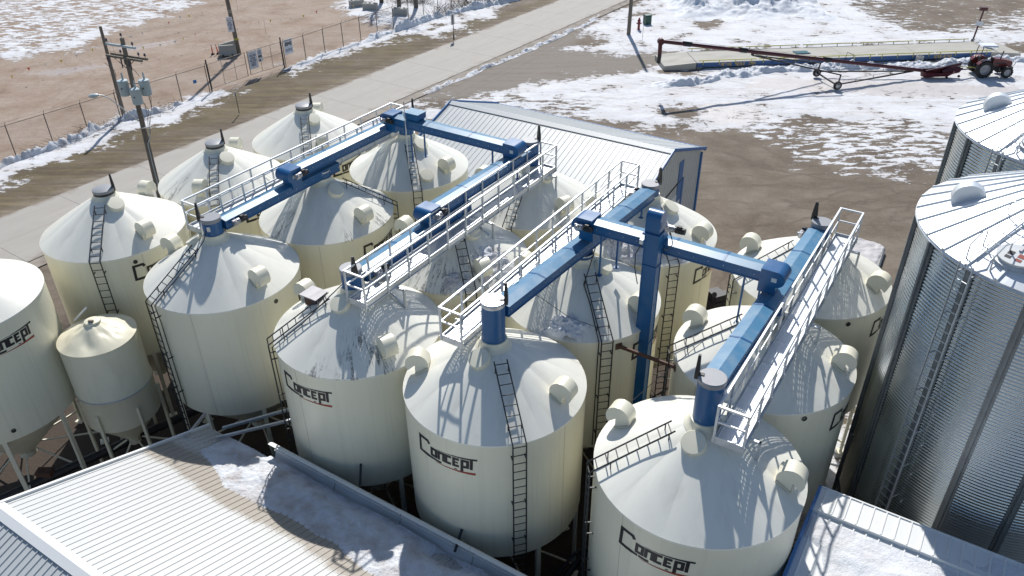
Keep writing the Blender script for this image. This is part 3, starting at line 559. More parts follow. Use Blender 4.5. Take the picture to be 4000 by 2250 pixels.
def wall_mesh():
    b = MB(); b.lathe([(R-0.02, ZB), (R, ZB+0.02), (R, ZB+1.0), (R, ZE-1.0), (R, ZE-0.02)], 96)
    return b.mesh('wall', 40)
WALLM = wall_mesh()
SEAMM = MB().box((R+0.001, 0, (ZE+ZB)/2), (0.006, 0.018, ZE-ZB-0.08)).mesh('weld_seam')
HOPM = MB().lathe([(R-0.03, ZB+0.02), (0.28, 0.75), (0.28, 0.55)], 48).mesh('hopper_cone', 40)
LEGM = MB().beam((R-0.06, 0, 0), (R-0.06, 0, ZB+0.25), 0.13, 0.10).box((R-0.06, 0, 0.02), (0.3, 0.3, 0.04)).mesh('leg')
BRM = MB().beam((R-0.1, 0, 0.5), (0.4, 0, 0.95), 0.05, 0.05).mesh('brace')
RUNGM = MB().tube((0, -0.17, 0), (0, 0.17, 0), 0.014, n=6).mesh('rung')
COLLM = MB().lathe([(0.48, 8.43), (0.40, 8.50), (0.345, 8.58), (0.345, 8.66)], 32, capt=True).mesh('collar', 40)
def vent_mesh():
    # gooseneck vent: a drum-like hood whose mouth opens outwards and down; local x = outwards, z = up
    r = 0.315
    pr = [(-r, -0.36)]
    for i in range(0, 25):
        a = pi-(i/24)*1.22*pi; pr.append((r*cos(a), 0.06+r*sin(a)))
    e = pr[-1]; pr += [(0.05, 0.03), (0.05, -0.42)]
    b = MB(); Mx = Matrix(((1, 0, 0, 0), (0, 0, 1, -0.19), (0, 1, 0, 0), (0, 0, 0, 1))); b.prism(pr, 0.38, Mx)
    return b.mesh('vent', 40)
VENTM = vent_mesh()
FLM = MB().box((-0.14, 0, 0), (0.42, 0.44, 0.016)).mesh('vent_flange'); FLM.materials.append(M['seam'])
LIDM = MB().lathe([(0.285, -0.12), (0.285, 0.035), (0.27, 0.055), (0.10, 0.062)], 28, capt=True).box((0.27, 0, 0.0), (0.05, 0.08, 0.04)).mesh('manhole_lid', 40)
PORTM = MB().lathe([(0.075, 0), (0.075, 0.02), (0.06, 0.025)], 16, capt=True).mesh('sight_port', 40)
TLT = math.atan(SLOPE)
def surf(az, r, lift=0.0):
    a = RAD(az); return T((r*cos(a), r*sin(a), cone_z(r)+lift)) @ RZ(a) @ Matrix.Rotation(TLT, 4, 'Y')
def add_ladder(t, az, z0=1.4, rtop=0.72, off=0.17, rr=None):
    RR = rr or R; a = RAD(az); rad = Vector((cos(a), sin(a), 0)); tan = Vector((-sin(a), cos(a), 0))
    pts = [rad*(RR+off)+Vector((0, 0, z0)), rad*(RR+off)+Vector((0, 0, ZE+0.10)), rad*(rtop)+Vector((0, 0, cone_z(rtop)+off+0.02))]
    b = MB()
    for s in (-1, 1): b.path([p+tan*0.17*s for p in (pts[0], pts[1], pts[1]+(pts[2]-pts[1])*0.02, pts[2])], 0.020, 6)
    for z in (z0+0.2, 3.8, 5.2, 6.8):
        for s in (-1, 1): b.beam(rad*(RR-0.01)+tan*0.17*s+Vector((0, 0, z)), rad*(RR+off)+tan*0.17*s+Vector((0, 0, z)), 0.03, 0.03)
    for f in (0.25, 0.93):
        p = pts[1].lerp(pts[2], f)
        for s in (-1, 1): b.beam(p+tan*0.17*s, p+tan*0.17*s-Vector((0, 0, off+0.05)), 0.025, 0.025)
    lad = b.obj('ladder', M['ladder'], t)
    z = z0+0.1; Mr = T(pts[0]) @ RZ(a)
    while z < ZE+0.06:
        inst('rung', RUNGM, M['ladder'], lad, T((pts[0].x, pts[0].y, z)) @ RZ(a)); z += 0.273
    d = pts[2]-pts[1]; Ls = d.length; s = 0.2
    while s < Ls:
        p = pts[1]+d*(s/Ls); inst('rung', RUNGM, M['ladder'], lad, T(p) @ RZ(a)); s += 0.273
    return lad
def make_bin(c, label, ladder=-78, vents=(-35, 147), lids=((-40, 0.74),), logo=-56, ports=(), roofm=None, cap=False, z0=1.4, spike=30):
    t = thing('hopper_bin', label, 'bin', (c.x, c.y, 0), 0, 'cream hopper bins')
    w = inst('wall', WALLM, M['cream'], t); inst('roof', roofm or ROOFM, None, t)
    inst('hopper_cone', HOPM, M['cream_trim'], t); inst('collar', COLLM, M['cream_trim'], t)
    for k in range(8):
        inst('leg', LEGM, M['cream_trim'], t, RZ(2*pi*(k+0.5)/8+0.1)); inst('brace', BRM, M['cream_trim'], t, RZ(2*pi*(k+0.5)/8+0.1))
    inst('weld_seam', SEAMM, M['seam'], t, RZ(RAD((ladder or 0)+33))); inst('weld_seam', SEAMM, M['seam'], t, RZ(RAD((ladder or 0)-95)))
    if ladder is not None: add_ladder(t, ladder, z0)
    for az in vents:
        v = inst('vent', VENTM, M['cream_trim'], t, T((2.06*cos(RAD(az)), 2.06*sin(RAD(az)), cone_z(2.06)+0.27)) @ RZ(RAD(az)))
        inst('vent_flange', FLM, None, v, T((0.0, 0, -0.20)) @ Matrix.Rotation(TLT, 4, 'Y'))
    for az, r in lids: inst('manhole_lid', LIDM, M['cream_trim'], t, surf(az, r, 0.11))
    for az, z in ports: inst('sight_port', PORTM, M['glassy'], t, RZ(RAD(az)) @ T((R, 0, z)) @ Matrix.Rotation(pi/2, 4, 'Y'))
    if logo is not None: add_logo(t, logo)
    if cap:
        MB().lathe([(0.36, 8.66), (0.36, 8.75), (0.33, 8.765)], 32, capt=True).obj('cap', M['lidgrey'], t, 40)
        MB().lathe([(0.352, 8.56), (0.352, 8.655)], 32).obj('cap_band', M['black'], t, 40)
        lever_mesh = LEVM; inst('lid_lever', lever_mesh, M['black'], t, RZ(RAD(spike)) @ T((0.34, 0, 8.62)))
    return t
# lid lever: a black tapering channel that stands up at the edge of every turret lid
def lever_mesh():
    b = MB(); vs = []
    for z, wd, dp in ((0, 0.075, 0.05), (0.18, 0.085, 0.05), (0.62, 0.03, 0.03)):
        vs += [(-dp, -wd, z), (dp, -wd, z), (dp, wd, z), (-dp, wd, z)]
    b.add(vs, [(0, 3, 2, 1), (8, 9, 10, 11)]+[(k*4+i, k*4+(i+1) % 4, k*4+4+(i+1) % 4, k*4+4+i) for k in (0, 1) for i in range(4)])
    b.beam((0, 0, 0.115), (-0.16, 0, 0.115), 0.09, 0.012); return b.mesh('lid_lever')
LEVM = lever_mesh()
BIN = {}
def P3(v): return Vector((v.x, v.y, 0))
spec = {
 'D1': dict(c=G('D', 0, 0), label='front right cream bin whose ladder climbs its left shoulder', ladder=-176, vents=(-28, 147), lids=((-123, 0.66),), logo=-144, ports=()),
 'C1': dict(c=G('C', 0, 0), label='front centre cream bin with a straight ladder down the middle of its face', ladder=-76, vents=(-31, 174), lids=((-124, 0.66),), logo=-142.5, ports=()),
 'B1': dict(c=G('B', 0, 0), label='cream bin with mud runs on its roof and lettering low on the left front', ladder=-160, vents=(-57, 147), lids=((-117, 0.66),), logo=-142.5, ports=(), roofm=ROOFM_ST),
 'A1': dict(c=G('A', 0, 0), label='cream bin with a ladder on its left side behind the small bin', ladder=-130, vents=(-38, 155), lids=((172, 0.74),), logo=-7, ports=((-34, 6.9), (-166, 5.0), (-166, 3.6))),
 'D2': dict(c=G('D', 4.9, 0), label='middle bin under the rightmost catwalk beside the blue leg', ladder=177, vents=(-27, 148), lids=((-120, 0.66),), ports=((-79.7, 7.0),)),
 'D3': dict(c=G('D', 9.8, 0), label='back bin under the rightmost catwalk next to the grey sheet', ladder=-175, vents=(-40, 147), ports=((-80.4, 6.98),)),
 'C2': dict(c=G('C', 4.9, 0), label='cream bin with a heap of snow on its roof left of the blue leg', ladder=-78, vents=(-38, 147), lids=((-18, 0.66),)),
 'C3': dict(c=G('C', 9.8, 0), label='cream bin with a snow crust behind the head of the blue leg', ladder=-78, vents=(-35, 147), lids=((-28, 0.8),)),
 'B2': dict(c=G('B', 4.9, 0), label='mud streaked cream bin between the two middle catwalks', ladder=-76, vents=(-61, 150), lids=((-37, 0.8),), roofm=ROOFM_ST3),
 'B3': dict(c=G('B', 9.8, 0), label='cream bin below the far end of the second catwalk by the shed roof', ladder=-110, vents=(-54, 150), roofm=ROOFM_ST2),
 'A2': dict(c=G('A', 4.9, 0), label='cream bin under the drive head in the middle of the leftmost catwalk', ladder=9, vents=(-38, 147), lids=((-41, 0.76),), logo=-50, roofm=ROOFM_ST2),
 'A3': dict(c=G('A', 9.8, 0), label='cream bin with two round lids at the left end of the cross conveyor', ladder=-77, vents=(-36, 147), lids=((-38, 0.78), (-63, 2.0))),
 'E0': dict(c=Vector((-17.42, 20.78, 0)), label='cream bin cut by the left edge of the picture on open channel legs', ladder=200, vents=(100, 200), lids=(), logo=-55, ports=((-52.8, 3.43),), cap=True),
 'E1': dict(c=G('E', 0, 0), label='cream bin with a grey cap nearest to the road on the left', ladder=-81, vents=(-35, 75), lids=((-40, 0.70),), logo=-58, ports=((-54, 6.92),), cap=True, spike=25),
 'E2': dict(c=G('E', 4.9, 0), label='middle one of the three grey capped bins along the road', ladder=-79, vents=(-93, 88), lids=((-44, 0.8),), cap=True, roofm=ROOFM_ST2, spike=25),
 'E3': dict(c=G('E', 9.8, 0), label='farthest grey capped bin along the road', ladder=-78, vents=(-60, 88), lids=((-50, 0.8),), cap=True, spike=25),
}
for k, s in spec.items():
    s = dict(s); s['c'] = P3(s['c']); BIN[k] = make_bin(**s)
# E3 shed hood beside the ladder of B1
pb = MB().box((0, 0, 0.0), (0.40, 0.46, 0.34)).obj('sampling_hood', M['rust'], BIN['B1'], None, T((1.25*cos(RAD(168)), 1.25*sin(RAD(168)), cone_z(1.25)+0.08)) @ RZ(TH))
MB().box((0, 0, 0), (0.56, 0.66, 0.03)).obj('hood_plate', M['tarp'], pb, None, T((0, 0, 0.185)))

# the small bin
sb = thing('small_hopper_bin', 'small dented cream bin with a wooden block on its cap', 'bin', (-13.69, 21.17, 0), 0)
r0 = 1.21
MB().lathe([(r0-0.02, 2.2), (r0, 2.22), (r0, 3.48), (r0+0.012, 3.5), (r0+0.012, 3.55), (r0, 3.57), (r0, 5.46)], 64).obj('wall', M['cream_small'], sb, 40)
MB().lathe([(r0+0.015, 3.495), (r0+0.03, 3.51), (r0+0.03, 3.54), (r0+0.015, 3.555)], 64).obj('seam_band', M['galv'], sb, 40)
def sroof(i, j):
    a = 2*pi*i; r = 0.2+(r0-0.19)*j
    d = 0.10*fbm(cos(a)*1.7, sin(a)*1.7, j*1.2+3, 3)*sin(pi*j)
    return (r*cos(a), r*sin(a), 5.48+(r0-r)*0.52+d)
MB().grid(sroof, 72, 10).obj('roof', M['cream_small'], sb, 60)
MB().lathe([(0.26, 5.88), (0.26, 6.02), (0.24, 6.05), (0.08, 6.09)], 28, capt=True).obj('cap', M['cream_small'], sb, 40)
MB().box((0.03, -0.12, 6.10), (0.16, 0.07, 0.07)).obj('wooden_block', M['wood'], sb)
MB().lathe([(r0-0.03, 2.22), (0.2, 0.95), (0.2, 0.7)], 40).obj('hopper_cone', M['cream_small'], sb, 40)
for k in range(6):
    a = 2*pi*(k+0.35)/6
    MB().beam(((r0+0.06)*cos(a), (r0+0.06)*sin(a), 0), ((r0+0.06)*cos(a), (r0+0.06)*sin(a), 3.0), 0.09, 0.09).obj('leg', M['cream_small'], sb)
    MB().beam((r0*cos(a), r0*sin(a), 0.35), (0.25*cos(a), 0.25*sin(a), 0.85), 0.05, 0.05).obj('brace', M['cream_small'], sb)
MB().beam((-0.95, 0.55, 5.65), (-0.6, 0.9, 5.95), 0.10, 0.04).obj('roof_step', M['galv'], sb)

# ================================================================== TURRETS ON THE CONVEYED BINS
def turret(row, u, ztop, label, spike, r=0.305, box=None, shiny=False):
    c = G(row, u, 0); t = thing('inlet_turret', label, 'turret', (c.x, c.y, 8.6), 0, 'blue inlet turrets')
    h = ztop-8.6
    MB().lathe([(r+0.02, 0.0), (r+0.02, 0.04), (r, 0.05), (r, h-0.12)], 40).obj('drum', M['blue'], t, 40)
    MB().lathe([(r+0.012, h-0.13), (r+0.012, h-0.03), (r+0.02, h-0.02), (r+0.0, h)], 40, capt=True).obj('lid', M['galv'] if shiny else M['lidgrey'], t, 40)
    inst('lid_lever', LEVM, M['black'], t, RZ(RAD(spike)) @ T((r+0.03, 0, h-0.10)))
    if box:
        a = RAD(box); MB().box((0, 0, 0), (0.05, 0.10, 0.16)).obj('switch_box', M['galv_rail'], t, None, T(((r+0.02)*cos(a), (r+0.02)*sin(a), h*0.55)) @ RZ(a))
    return t
turret('D', 0, 9.83, 'tall blue turret on the front right bin', 160)
turret('C', 0, 9.83, 'tall blue turret with a shiny lid on the front centre bin', -5, shiny=True)
turret('B', 0, 9.24, 'blue turret at the near end of the second catwalk', -60)
turret('A', 0, 9.22, 'blue turret with a switch box at the near end of the leftmost catwalk', 190, box=-90)
turret('A', 9.8, 9.55, 'blue turret at the back left behind the box on the cross conveyor', 10)
turret('B', 9.8, 9.60, 'dark blue turret standing before the shed roof by the conveyor head', 20)
turret('C', 9.8, 9.05, 'blue turret at the far end of the third catwalk', 20)
turret('D', 9.8, 9.17, 'black lidded turret at the far end of the rightmost conveyor', 120)
for row, u, z, lab in (('A', 4.9, 9.2, 'short blue spout below the drive head of the leftmost line'), ('B', 4.9, 9.2, 'short blue spout below the drive head of the second line'),
                       ('C', 4.9, 9.05, 'blue spout below the motor of the cross conveyor'), ('D', 4.9, 9.0, 'blue spout below the rightmost conveyor crossing')):
    c = G(row, u, 0); t = thing('conveyor_spout', lab, 'spout', (c.x, c.y, 8.6), TH, 'blue spouts')
    MB().lathe([(0.325, 0.0), (0.325, 0.04), (0.30, 0.05), (0.30, z-8.6-0.3)], 32, capt=True).obj('drum', M['blue'], t, 40)
    MB().lathe([(0.315, z-8.6-0.32), (0.315, z-8.6-0.28)], 32).obj('flange', M['galv_rail'], t, 40)

# ================================================================== CONVEYORS
def motor(parent, Mx):
    b = MB(); b.box((0, 0, 0), (0.16, 0.10, 0.18)); b.tube((0, -0.05, 0), (0, -0.10, 0), 0.075, n=14); b.tube((0, -0.10, 0), (0, -0.115, 0), 0.03, n=10)
    g_ = b.obj('gearbox', M['steel'], parent, 40, Mx)
    MB().tube((0.08, 0, 0.01), (0.16, 0, 0.01), 0.095, n=16).tube((0.16, 0, 0.01), (0.20, 0, 0.01), 0.07, n=12).obj('motor_flange', M['steel'], g_, 40)
    b = MB().tube((0.19, 0, 0.01), (0.42, 0, 0.01), 0.078, n=14).tube((0.42, 0, 0.01), (0.47, 0, 0.01), 0.088, n=14)
    for k in range(9):
        a = 2*pi*k/9; b.beam((0.20, 0.08*cos(a), 0.01+0.08*sin(a)), (0.41, 0.08*cos(a), 0.01+0.08*sin(a)), 0.012, 0.025)
    b.box((0.30, 0, 0.11), (0.12, 0.09, 0.06)); b.obj('motor_body', M['black'], g_, 40); return g_
def conveyor(name, label, p0, p1, head0=None, head1=None, width=0.52, depth=0.30, seams=4, motor_at=None, motor_side=-1, up=0.055, legs=(), leg_drop=0.9, tail=0.0):
    """p0,p1: eave-line centre points (height = edge of the cover). local x runs p0 -> p1."""
    d = p1-p0; Lh = d.length; ang = atan2(d.y, d.x); pit = math.asin(d.z/Lh)
    t = thing(name, label, 'conveyor', p0, ang, 'blue enclosed conveyors'); t.rotation_euler = (0, -pit, ang)
    h = width/2
    b = MB(); b.box((Lh/2, 0, -depth/2), (Lh, width-0.02, depth)); b.obj('trough', M['blue'], t)
    fl = MB(); fl.box((Lh/2, h-0.005, -0.02), (Lh, 0.03, 0.05)).box((Lh/2, -h+0.005, -0.02), (Lh, 0.03, 0.05)).box((Lh/2, h-0.005, -depth+0.015), (Lh, 0.03, 0.03)).box((Lh/2, -h+0.005, -depth+0.015), (Lh, 0.03, 0.03)); fl.obj('flange', M['blue'], t)
    bl = MB(); k = 0.15
    while k < Lh:
        for s in (-1, 1): bl.box((k, s*(h+0.004), -depth*0.45), (0.018, 0.012, 0.018))
        k += 0.42
    bl.obj('bolt_row', M['galv_rail'], t); t.children[-1]['kind'] = 'stuff'
    n = seams; e = h+0.015
    for i in range(n):
        x0 = Lh*i/n+(0.004 if i else 0); x1 = Lh*(i+1)/n-0.004
        c = MB(); c.add([(x0, -e, 0.0), (x1, -e, 0.0), (x1, 0, up), (x0, 0, up), (x0, e, 0.0), (x1, e, 0.0), (x0, -e, 0.012), (x1, -e, 0.012), (x1, 0, up+0.012), (x0, 0, up+0.012), (x0, e, 0.012), (x1, e, 0.012)],
              [(6, 7, 8, 9), (9, 8, 11, 10), (0, 3, 2, 1), (3, 4, 5, 2), (0, 1, 7, 6), (5, 4, 10, 11), (0, 6, 9, 3), (3, 9, 10, 4), (1, 2, 8, 7), (2, 5, 11, 8)])
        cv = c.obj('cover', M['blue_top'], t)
        if i < n-1: MB().add([(x1-0.03, -e-0.005, 0.02), (x1+0.035, -e-0.005, 0.02), (x1+0.035, 0, up+0.02), (x1-0.03, 0, up+0.02), (x1-0.03, e+0.005, 0.02), (x1+0.035, e+0.005, 0.02)], [(0, 1, 2, 3), (3, 2, 5, 4)]).obj('seam_strip', M['blue'], cv)
    for hd, sgn in ((head0, 0), (head1, 1)):
        if not hd: continue
        rr = (depth+up+0.10)/2; zc = -depth/2+0.04; pr = []
        for i in range(17):
            a = -pi/2+pi*i/16; pr.append((rr*cos(a), rr*sin(a)))
        pr += [(-0.42, rr), (-0.42, -rr)]
        Mx = Matrix(((1, 0, 0, 0), (0, 0, 1, -h-0.045), (0, 1, 0, zc), (0, 0, 0, 1)))
        M2 = T((Lh, 0, 0)) @ Mx if sgn else Matrix.Diagonal((-1, 1, 1, 1)) @ Mx
        hb = MB().prism(pr, width+0.09, M2).obj('head_hood', M['blue'], t, 40)
        xx = Lh if sgn else 0
        MB().box((xx+(-0.22 if sgn else 0.22), 0, -depth-0.16), (0.46, width*0.9, 0.30)).obj('discharge_box', M['blue'], t)
        MB().box((xx+(-0.05 if sgn else 0.05), motor_side*(h+0.05), zc-0.02), (0.14, 0.012, 0.12)).obj('shaft_plate', M['galv_rail'], hb)
    if motor_at is not None:
        motor(t, T((motor_at, motor_side*(h+0.13), -depth*0.40)) @ (Matrix.Identity(4) if motor_side < 0 else Matrix.Diagonal((1, -1, 1, 1))))
    for (x, y, dz) in legs:
        lg = MB().beam((x, y, -depth+0.05), (x, y, -depth-dz), 0.05, 0.05).box((x, y, -depth-dz), (0.14, 0.14, 0.02)); lg.obj('support_leg', M['blue'], t)
    return t
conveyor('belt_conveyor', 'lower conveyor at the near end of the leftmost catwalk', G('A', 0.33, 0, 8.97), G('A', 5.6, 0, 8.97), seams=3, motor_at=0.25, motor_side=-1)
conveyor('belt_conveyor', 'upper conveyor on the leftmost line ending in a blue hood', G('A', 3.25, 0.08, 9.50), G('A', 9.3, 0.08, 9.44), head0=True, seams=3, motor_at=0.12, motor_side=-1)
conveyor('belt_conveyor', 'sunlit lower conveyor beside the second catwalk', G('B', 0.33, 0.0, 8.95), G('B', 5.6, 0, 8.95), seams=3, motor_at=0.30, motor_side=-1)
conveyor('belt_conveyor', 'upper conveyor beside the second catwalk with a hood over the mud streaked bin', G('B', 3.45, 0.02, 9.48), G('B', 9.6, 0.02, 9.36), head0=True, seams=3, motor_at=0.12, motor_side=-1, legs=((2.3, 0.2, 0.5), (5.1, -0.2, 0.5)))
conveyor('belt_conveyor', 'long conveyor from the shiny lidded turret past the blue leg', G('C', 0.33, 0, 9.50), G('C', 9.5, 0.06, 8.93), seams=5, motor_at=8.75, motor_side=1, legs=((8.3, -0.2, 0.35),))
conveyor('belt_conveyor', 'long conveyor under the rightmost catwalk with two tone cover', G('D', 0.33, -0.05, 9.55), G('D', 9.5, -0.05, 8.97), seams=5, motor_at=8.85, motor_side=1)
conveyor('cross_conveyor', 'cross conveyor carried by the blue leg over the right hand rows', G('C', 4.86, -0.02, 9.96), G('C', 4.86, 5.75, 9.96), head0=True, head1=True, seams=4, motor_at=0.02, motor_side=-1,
         legs=((0.72, -0.22, 1.35), (1.05, 0.22, 1.2), (4.95, -0.22, 1.5), (5.3, 0.22, 1.35)))
conveyor('cross_conveyor', 'cross conveyor running from the box at the back left towards the shed', G('A', 8.55, 0.28, 9.90), G('A', 8.55, 6.10, 9.85), head0=True, head1=True, seams=3, motor_at=0.0, motor_side=-1,
         legs=((4.9, -0.2, 0.55), (5.25, 0.2, 0.5), (1.2, -0.22, 1.3), (1.5, 0.2, 1.2)))
# intake box on the back-left cross conveyor
c = G('A', 8.55, 1.55, 9.98); bxh = thing('intake_box', 'blue box with a pale top on the back left cross conveyor', 'box', c, TH)
MB().add([(-.18, -.26, -.08), (.18, -.26, -.08), (.18, .26, -.08), (-.18, .26, -.08), (-.25, -.34, 0.05), (.25, -.34, 0.05), (.25, .34, 0.05), (-.25, .34, 0.05), (-.25, -.34, 0.24), (.25, -.34, 0.24), (.25, .34, 0.24), (-.25, .34, 0.24)],
         [(0, 1, 5, 4), (1, 2, 6, 5), (2, 3, 7, 6), (3, 0, 4, 7), (4, 5, 9, 8), (5, 6, 10, 9), (6, 7, 11, 10), (7, 4, 8, 11), (8, 9, 10, 11), (3, 2, 1, 0)]).obj('box_body', M['blue'], bxh)
MB().box((0, -0.18, 0.252), (0.54, 0.355, 0.018)).obj('box_lid', M['blue_top'], bxh); MB().box((0, 0.18, 0.252), (0.54, 0.355, 0.018)).obj('box_lid', M['blue_top'], bxh)
wm = thing('thin_mast', 'thin grey mast hanging before the box at the back left', 'mast', G('A', 8.2, 1.35, 8.2), 0)
MB().tube((0, 0, -0.2), (0, 0, 2.3), 0.02, n=6).obj('mast_pipe', M['galv_rail'], wm, 40); MB().tube((0, 0, 2.2), (0, 0, 2.5), 0.012, n=6).obj('mast_tip', M['ladder'], wm, 40)

# ================================================================== ELEVATOR LEG
cl = G('C', 4.32, 2.42, 0); leg = thing('elevator_leg', 'tall blue bucket elevator leg standing between the bins', 'elevator', (cl.x, cl.y, 0), TH)
MB().box((0, 0, 5.2), (0.30, 0.40, 10.4)).obj('trunk', M['blue'], leg)
for z, a_, b_, h_ in [(z, 0.35, 0.45, 0.05) for z in (1.6, 4.2, 6.8, 9.4, 10.38)]+[(z, 0.32, 0.42, 0.03) for z in (2.9, 5.5, 8.1)]: MB().box((0, 0, z), (a_, b_, h_)).obj('flange', M['blue'], leg)
ed = MB()
for sx in (-1, 1):
    for sy in (-1, 1): ed.box((sx*0.152, sy*0.202, 5.2), (0.03, 0.03, 10.3))
ed.obj('edge_angle', M['blue'], leg)
pr = [(-0.20, 0.0), (0.26, 0.0), (0.26, 0.25)]+[(0.03+0.23*cos(a), 0.42+0.22*sin(a)) for a in [pi*i/14 for i in range(15)]]+[(-0.20, 0.42)]
MB().prism(pr, 0.42, T((0, 0, 10.44)) @ Matrix(((1, 0, 0, 0), (0, 0, 1, -0.21), (0, 1, 0, 0), (0, 0, 0, 1)))).obj('head', M['blue'], leg, 40)
MB().box((0, 0, 10.43), (0.52, 0.50, 0.06)).obj('head_flange', M['blue'], leg)
MB().beam((0.28, 0, 10.35), (0.50, 0, 10.0), 0.34, 0.28).obj('discharge_chute', M['blue'], leg)
motor(leg, T((0.05, -0.36, 10.62)) @ RZ(-pi/2) @ T((0, 0, 0)))
MB().box((-0.12, 0.30, 10.1), (0.10, 0.10, 0.14)).obj('switch_box', M['galv_rail'], leg)
MB().path([(-0.12, 0.30, 10.0), (-0.2, 0.42, 9.7), (-0.3, 0.36, 9.3), (-0.25, 0.26, 8.8)], 0.014).path([(0.1, -0.40, 10.5), (0.0, -0.55, 10.2), (-0.05, -0.40, 10.0), (0, -0.25, 9.95)], 0.014).obj('cable', M['black'], leg, 40)
MB().box((0, 0, 0.4), (0.95, 0.6, 0.8)).obj('boot', M['blue'], leg)
# steel brace between the two neighbouring bins, clamped round the leg
a = BIN['C2'].location+Vector((R*cos(RAD(-68)), R*sin(RAD(-68)), 0)); b_ = BIN['D2'].location+Vector((R*cos(RAD(182)), R*sin(RAD(182)), 0))
a.z = 6.92; b_.z = 6.86
br = thing('steel_brace', 'rusty brown steel brace running past the blue leg to the next bin', 'brace', a, 0)
d = b_-a; nrm = Vector((-d.y, d.x, 0)).normalized()
MB().beam((0, 0, 0), d, 0.06, 0.10).obj('angle_bar', M['rust'], br); MB().box((0, 0, 0), (0.06, 0.2, 0.2), RZ(RAD(-68)).to_3x3()).box(tuple(d), (0.06, 0.2, 0.2), RZ(RAD(2)).to_3x3()).obj('end_plate', M['rust'], br)

# ================================================================== CATWALKS
POSTM = MB().box((0, 0, 0.45), (0.045, 0.05, 0.94)).mesh('post'); FOOTM = MB().box((0, 0, -0.03), (0.06, 0.065, 0.14)).mesh('post_foot')
PLANKW = 0.60
def catwalk(row, u0, u1, wl, label, zf=8.6, brackets=(0.4, 5.3, 9.6), bside=1):
    """wl = w of the left edge; floor lies between wl and wl+0.6"""
    t = thing('catwalk', label, 'catwalk', G(row, u0, wl+0.30, zf), TH, 'galvanised catwalks over the bins'); Ln = u1-u0; hw = 0.30
    n = int(round(Ln/1.06)); step = Ln/n
    pm = MB().grid(lambda i, j: ((i-0.5)*(step-0.012), (j-0.5)*(2*hw-0.05), 0), 1, 1).mesh('grating_plank'); pm.materials.append(M['grating'])
    pe = MB()
    for s in (-1, 1): pe.box((0, s*(hw-0.03), -0.028), (step-0.012, 0.012, 0.05))
    for s in (-1, 1): pe.box((s*(step/2-0.012), 0, -0.028), (0.012, 2*hw-0.08, 0.05))
    pem = pe.mesh('plank_frame')
    for i in range(n):
        p = inst('grating_plank', pm, None, t, T(((i+0.5)*step, 0, 0))); inst('plank_frame', pem, M['galv'], p)
    for s in (-1, 1):
        MB().box((Ln/2, s*hw, -0.02), (Ln, 0.02, 0.20)).box((Ln/2, s*(hw+0.02), -0.11), (Ln, 0.04, 0.018)).obj('side_channel', M['galv'], t)
    for x in (0, Ln): MB().box((x, 0, -0.02), (0.02, 2*hw+0.02, 0.20)).obj('toe_plate', M['galv'], t)
    k = int(round(Ln/0.98)); ps = Ln/k
    for s in (-1, 1):
        for i in range(k+1):
            po = inst('post', POSTM, M['galv_rail'], t, T((i*ps, s*(hw+0.03), 0))); inst('post_foot', FOOTM, M['galv'], po)
        MB().box((Ln/2, s*(hw+0.03), 0.92), (Ln+0.05, 0.05, 0.05)).obj('top_rail', M['galv_rail'], t)
        MB().box((Ln/2, s*(hw+0.005), 0.50), (Ln, 0.025, 0.045)).obj('mid_rail', M['galv_rail'], t)
    for x in (0, Ln):
        MB().box((x, 0, 0.92), (0.05, 2*hw+0.06, 0.048)).obj('end_rail', M['galv_rail'], t); MB().box((x, 0, 0.50), (0.03, 2*hw+0.05, 0.045)).obj('end_rail', M['galv_rail'], t)
    for x in brackets:
        y = -bside*(hw+0.28)
        b = MB().beam((x, 0.1, -0.15), (x, y, -0.15), 0.06, 0.06).beam((x, y+0.02*bside, -0.12), (x, y+0.02*bside, -0.78), 0.06, 0.06).beam((x, y+0.04*bside, -0.72), (x, bside*0.12, -0.30), 0.05, 0.07)
        b.obj('bracket', M['galv'], t)
    return t
catwalk('D', -0.50, 10.25, 0.40, 'rightmost galvanised catwalk with perforated floor', brackets=(0.55, 5.6, 10.2))
catwalk('C', -0.62, 10.0, -1.20, 'third galvanised catwalk from the left, over the centre bins', brackets=(1.0, 5.4, 9.8), bside=-1)
catwalk('B', -0.57, 10.0, 0.35, 'second catwalk from the left with glaring white floor', brackets=(1.35, 6.0, 10.2))
catwalk('A', -0.10, 10.3, -1.10, 'leftmost galvanised catwalk nearest to the road', brackets=(0.6, 5.0, 9.8), bside=-1)

# power cables along the ladders
def cable(label, pts, r=0.016):
    o = MB().path(pts, r).obj('cable', M['wire'], None, 40); return tag(o, label, 'cable', None)
def onbin(b, az, r, z): c = BIN[b].location; return Vector((c.x+r*cos(RAD(az)), c.y+r*sin(RAD(az)), z))
cable('black cable sagging from the drum beside the left bin ladder', [G('A', -0.31, 0.1, 8.9), onbin('A1', -110, 0.5, 8.62), onbin('A1', -122, 1.0, cone_z(1.0)+0.05), onbin('A1', -126, 2.0, cone_z(2.0)+0.06), onbin('A1', -125.5, R+0.10, ZE+0.03), onbin('A1', -125.5, R+0.06, 6.6), onbin('A1', -125.5, R+0.05, 3.2)])
cable('black cable beside the ladder left of the blue leg', [G('C', 4.7, 0.5, 9.2), onbin('C2', -70, 0.55, 8.7), onbin('C2', -92, 0.9, cone_z(0.9)+0.03), onbin('C2', -85, 1.5, cone_z(1.5)+0.04), onbin('C2', -83, R+0.08, ZE+0.03), onbin('C2', -83, R+0.05, 6.6), onbin('C2', -83, R+0.05, 3.2)])
cable('black cables draped down the ladder of the muddy bin', [G('B', -0.31, -0.1, 8.8), onbin('B1', -150, 0.7, 8.5), onbin('B1', -155, 1.6, cone_z(1.6)+0.05), onbin('B1', -156, R+0.08, ZE+0.02), onbin('B1', -156, R+0.05, 3.2)])
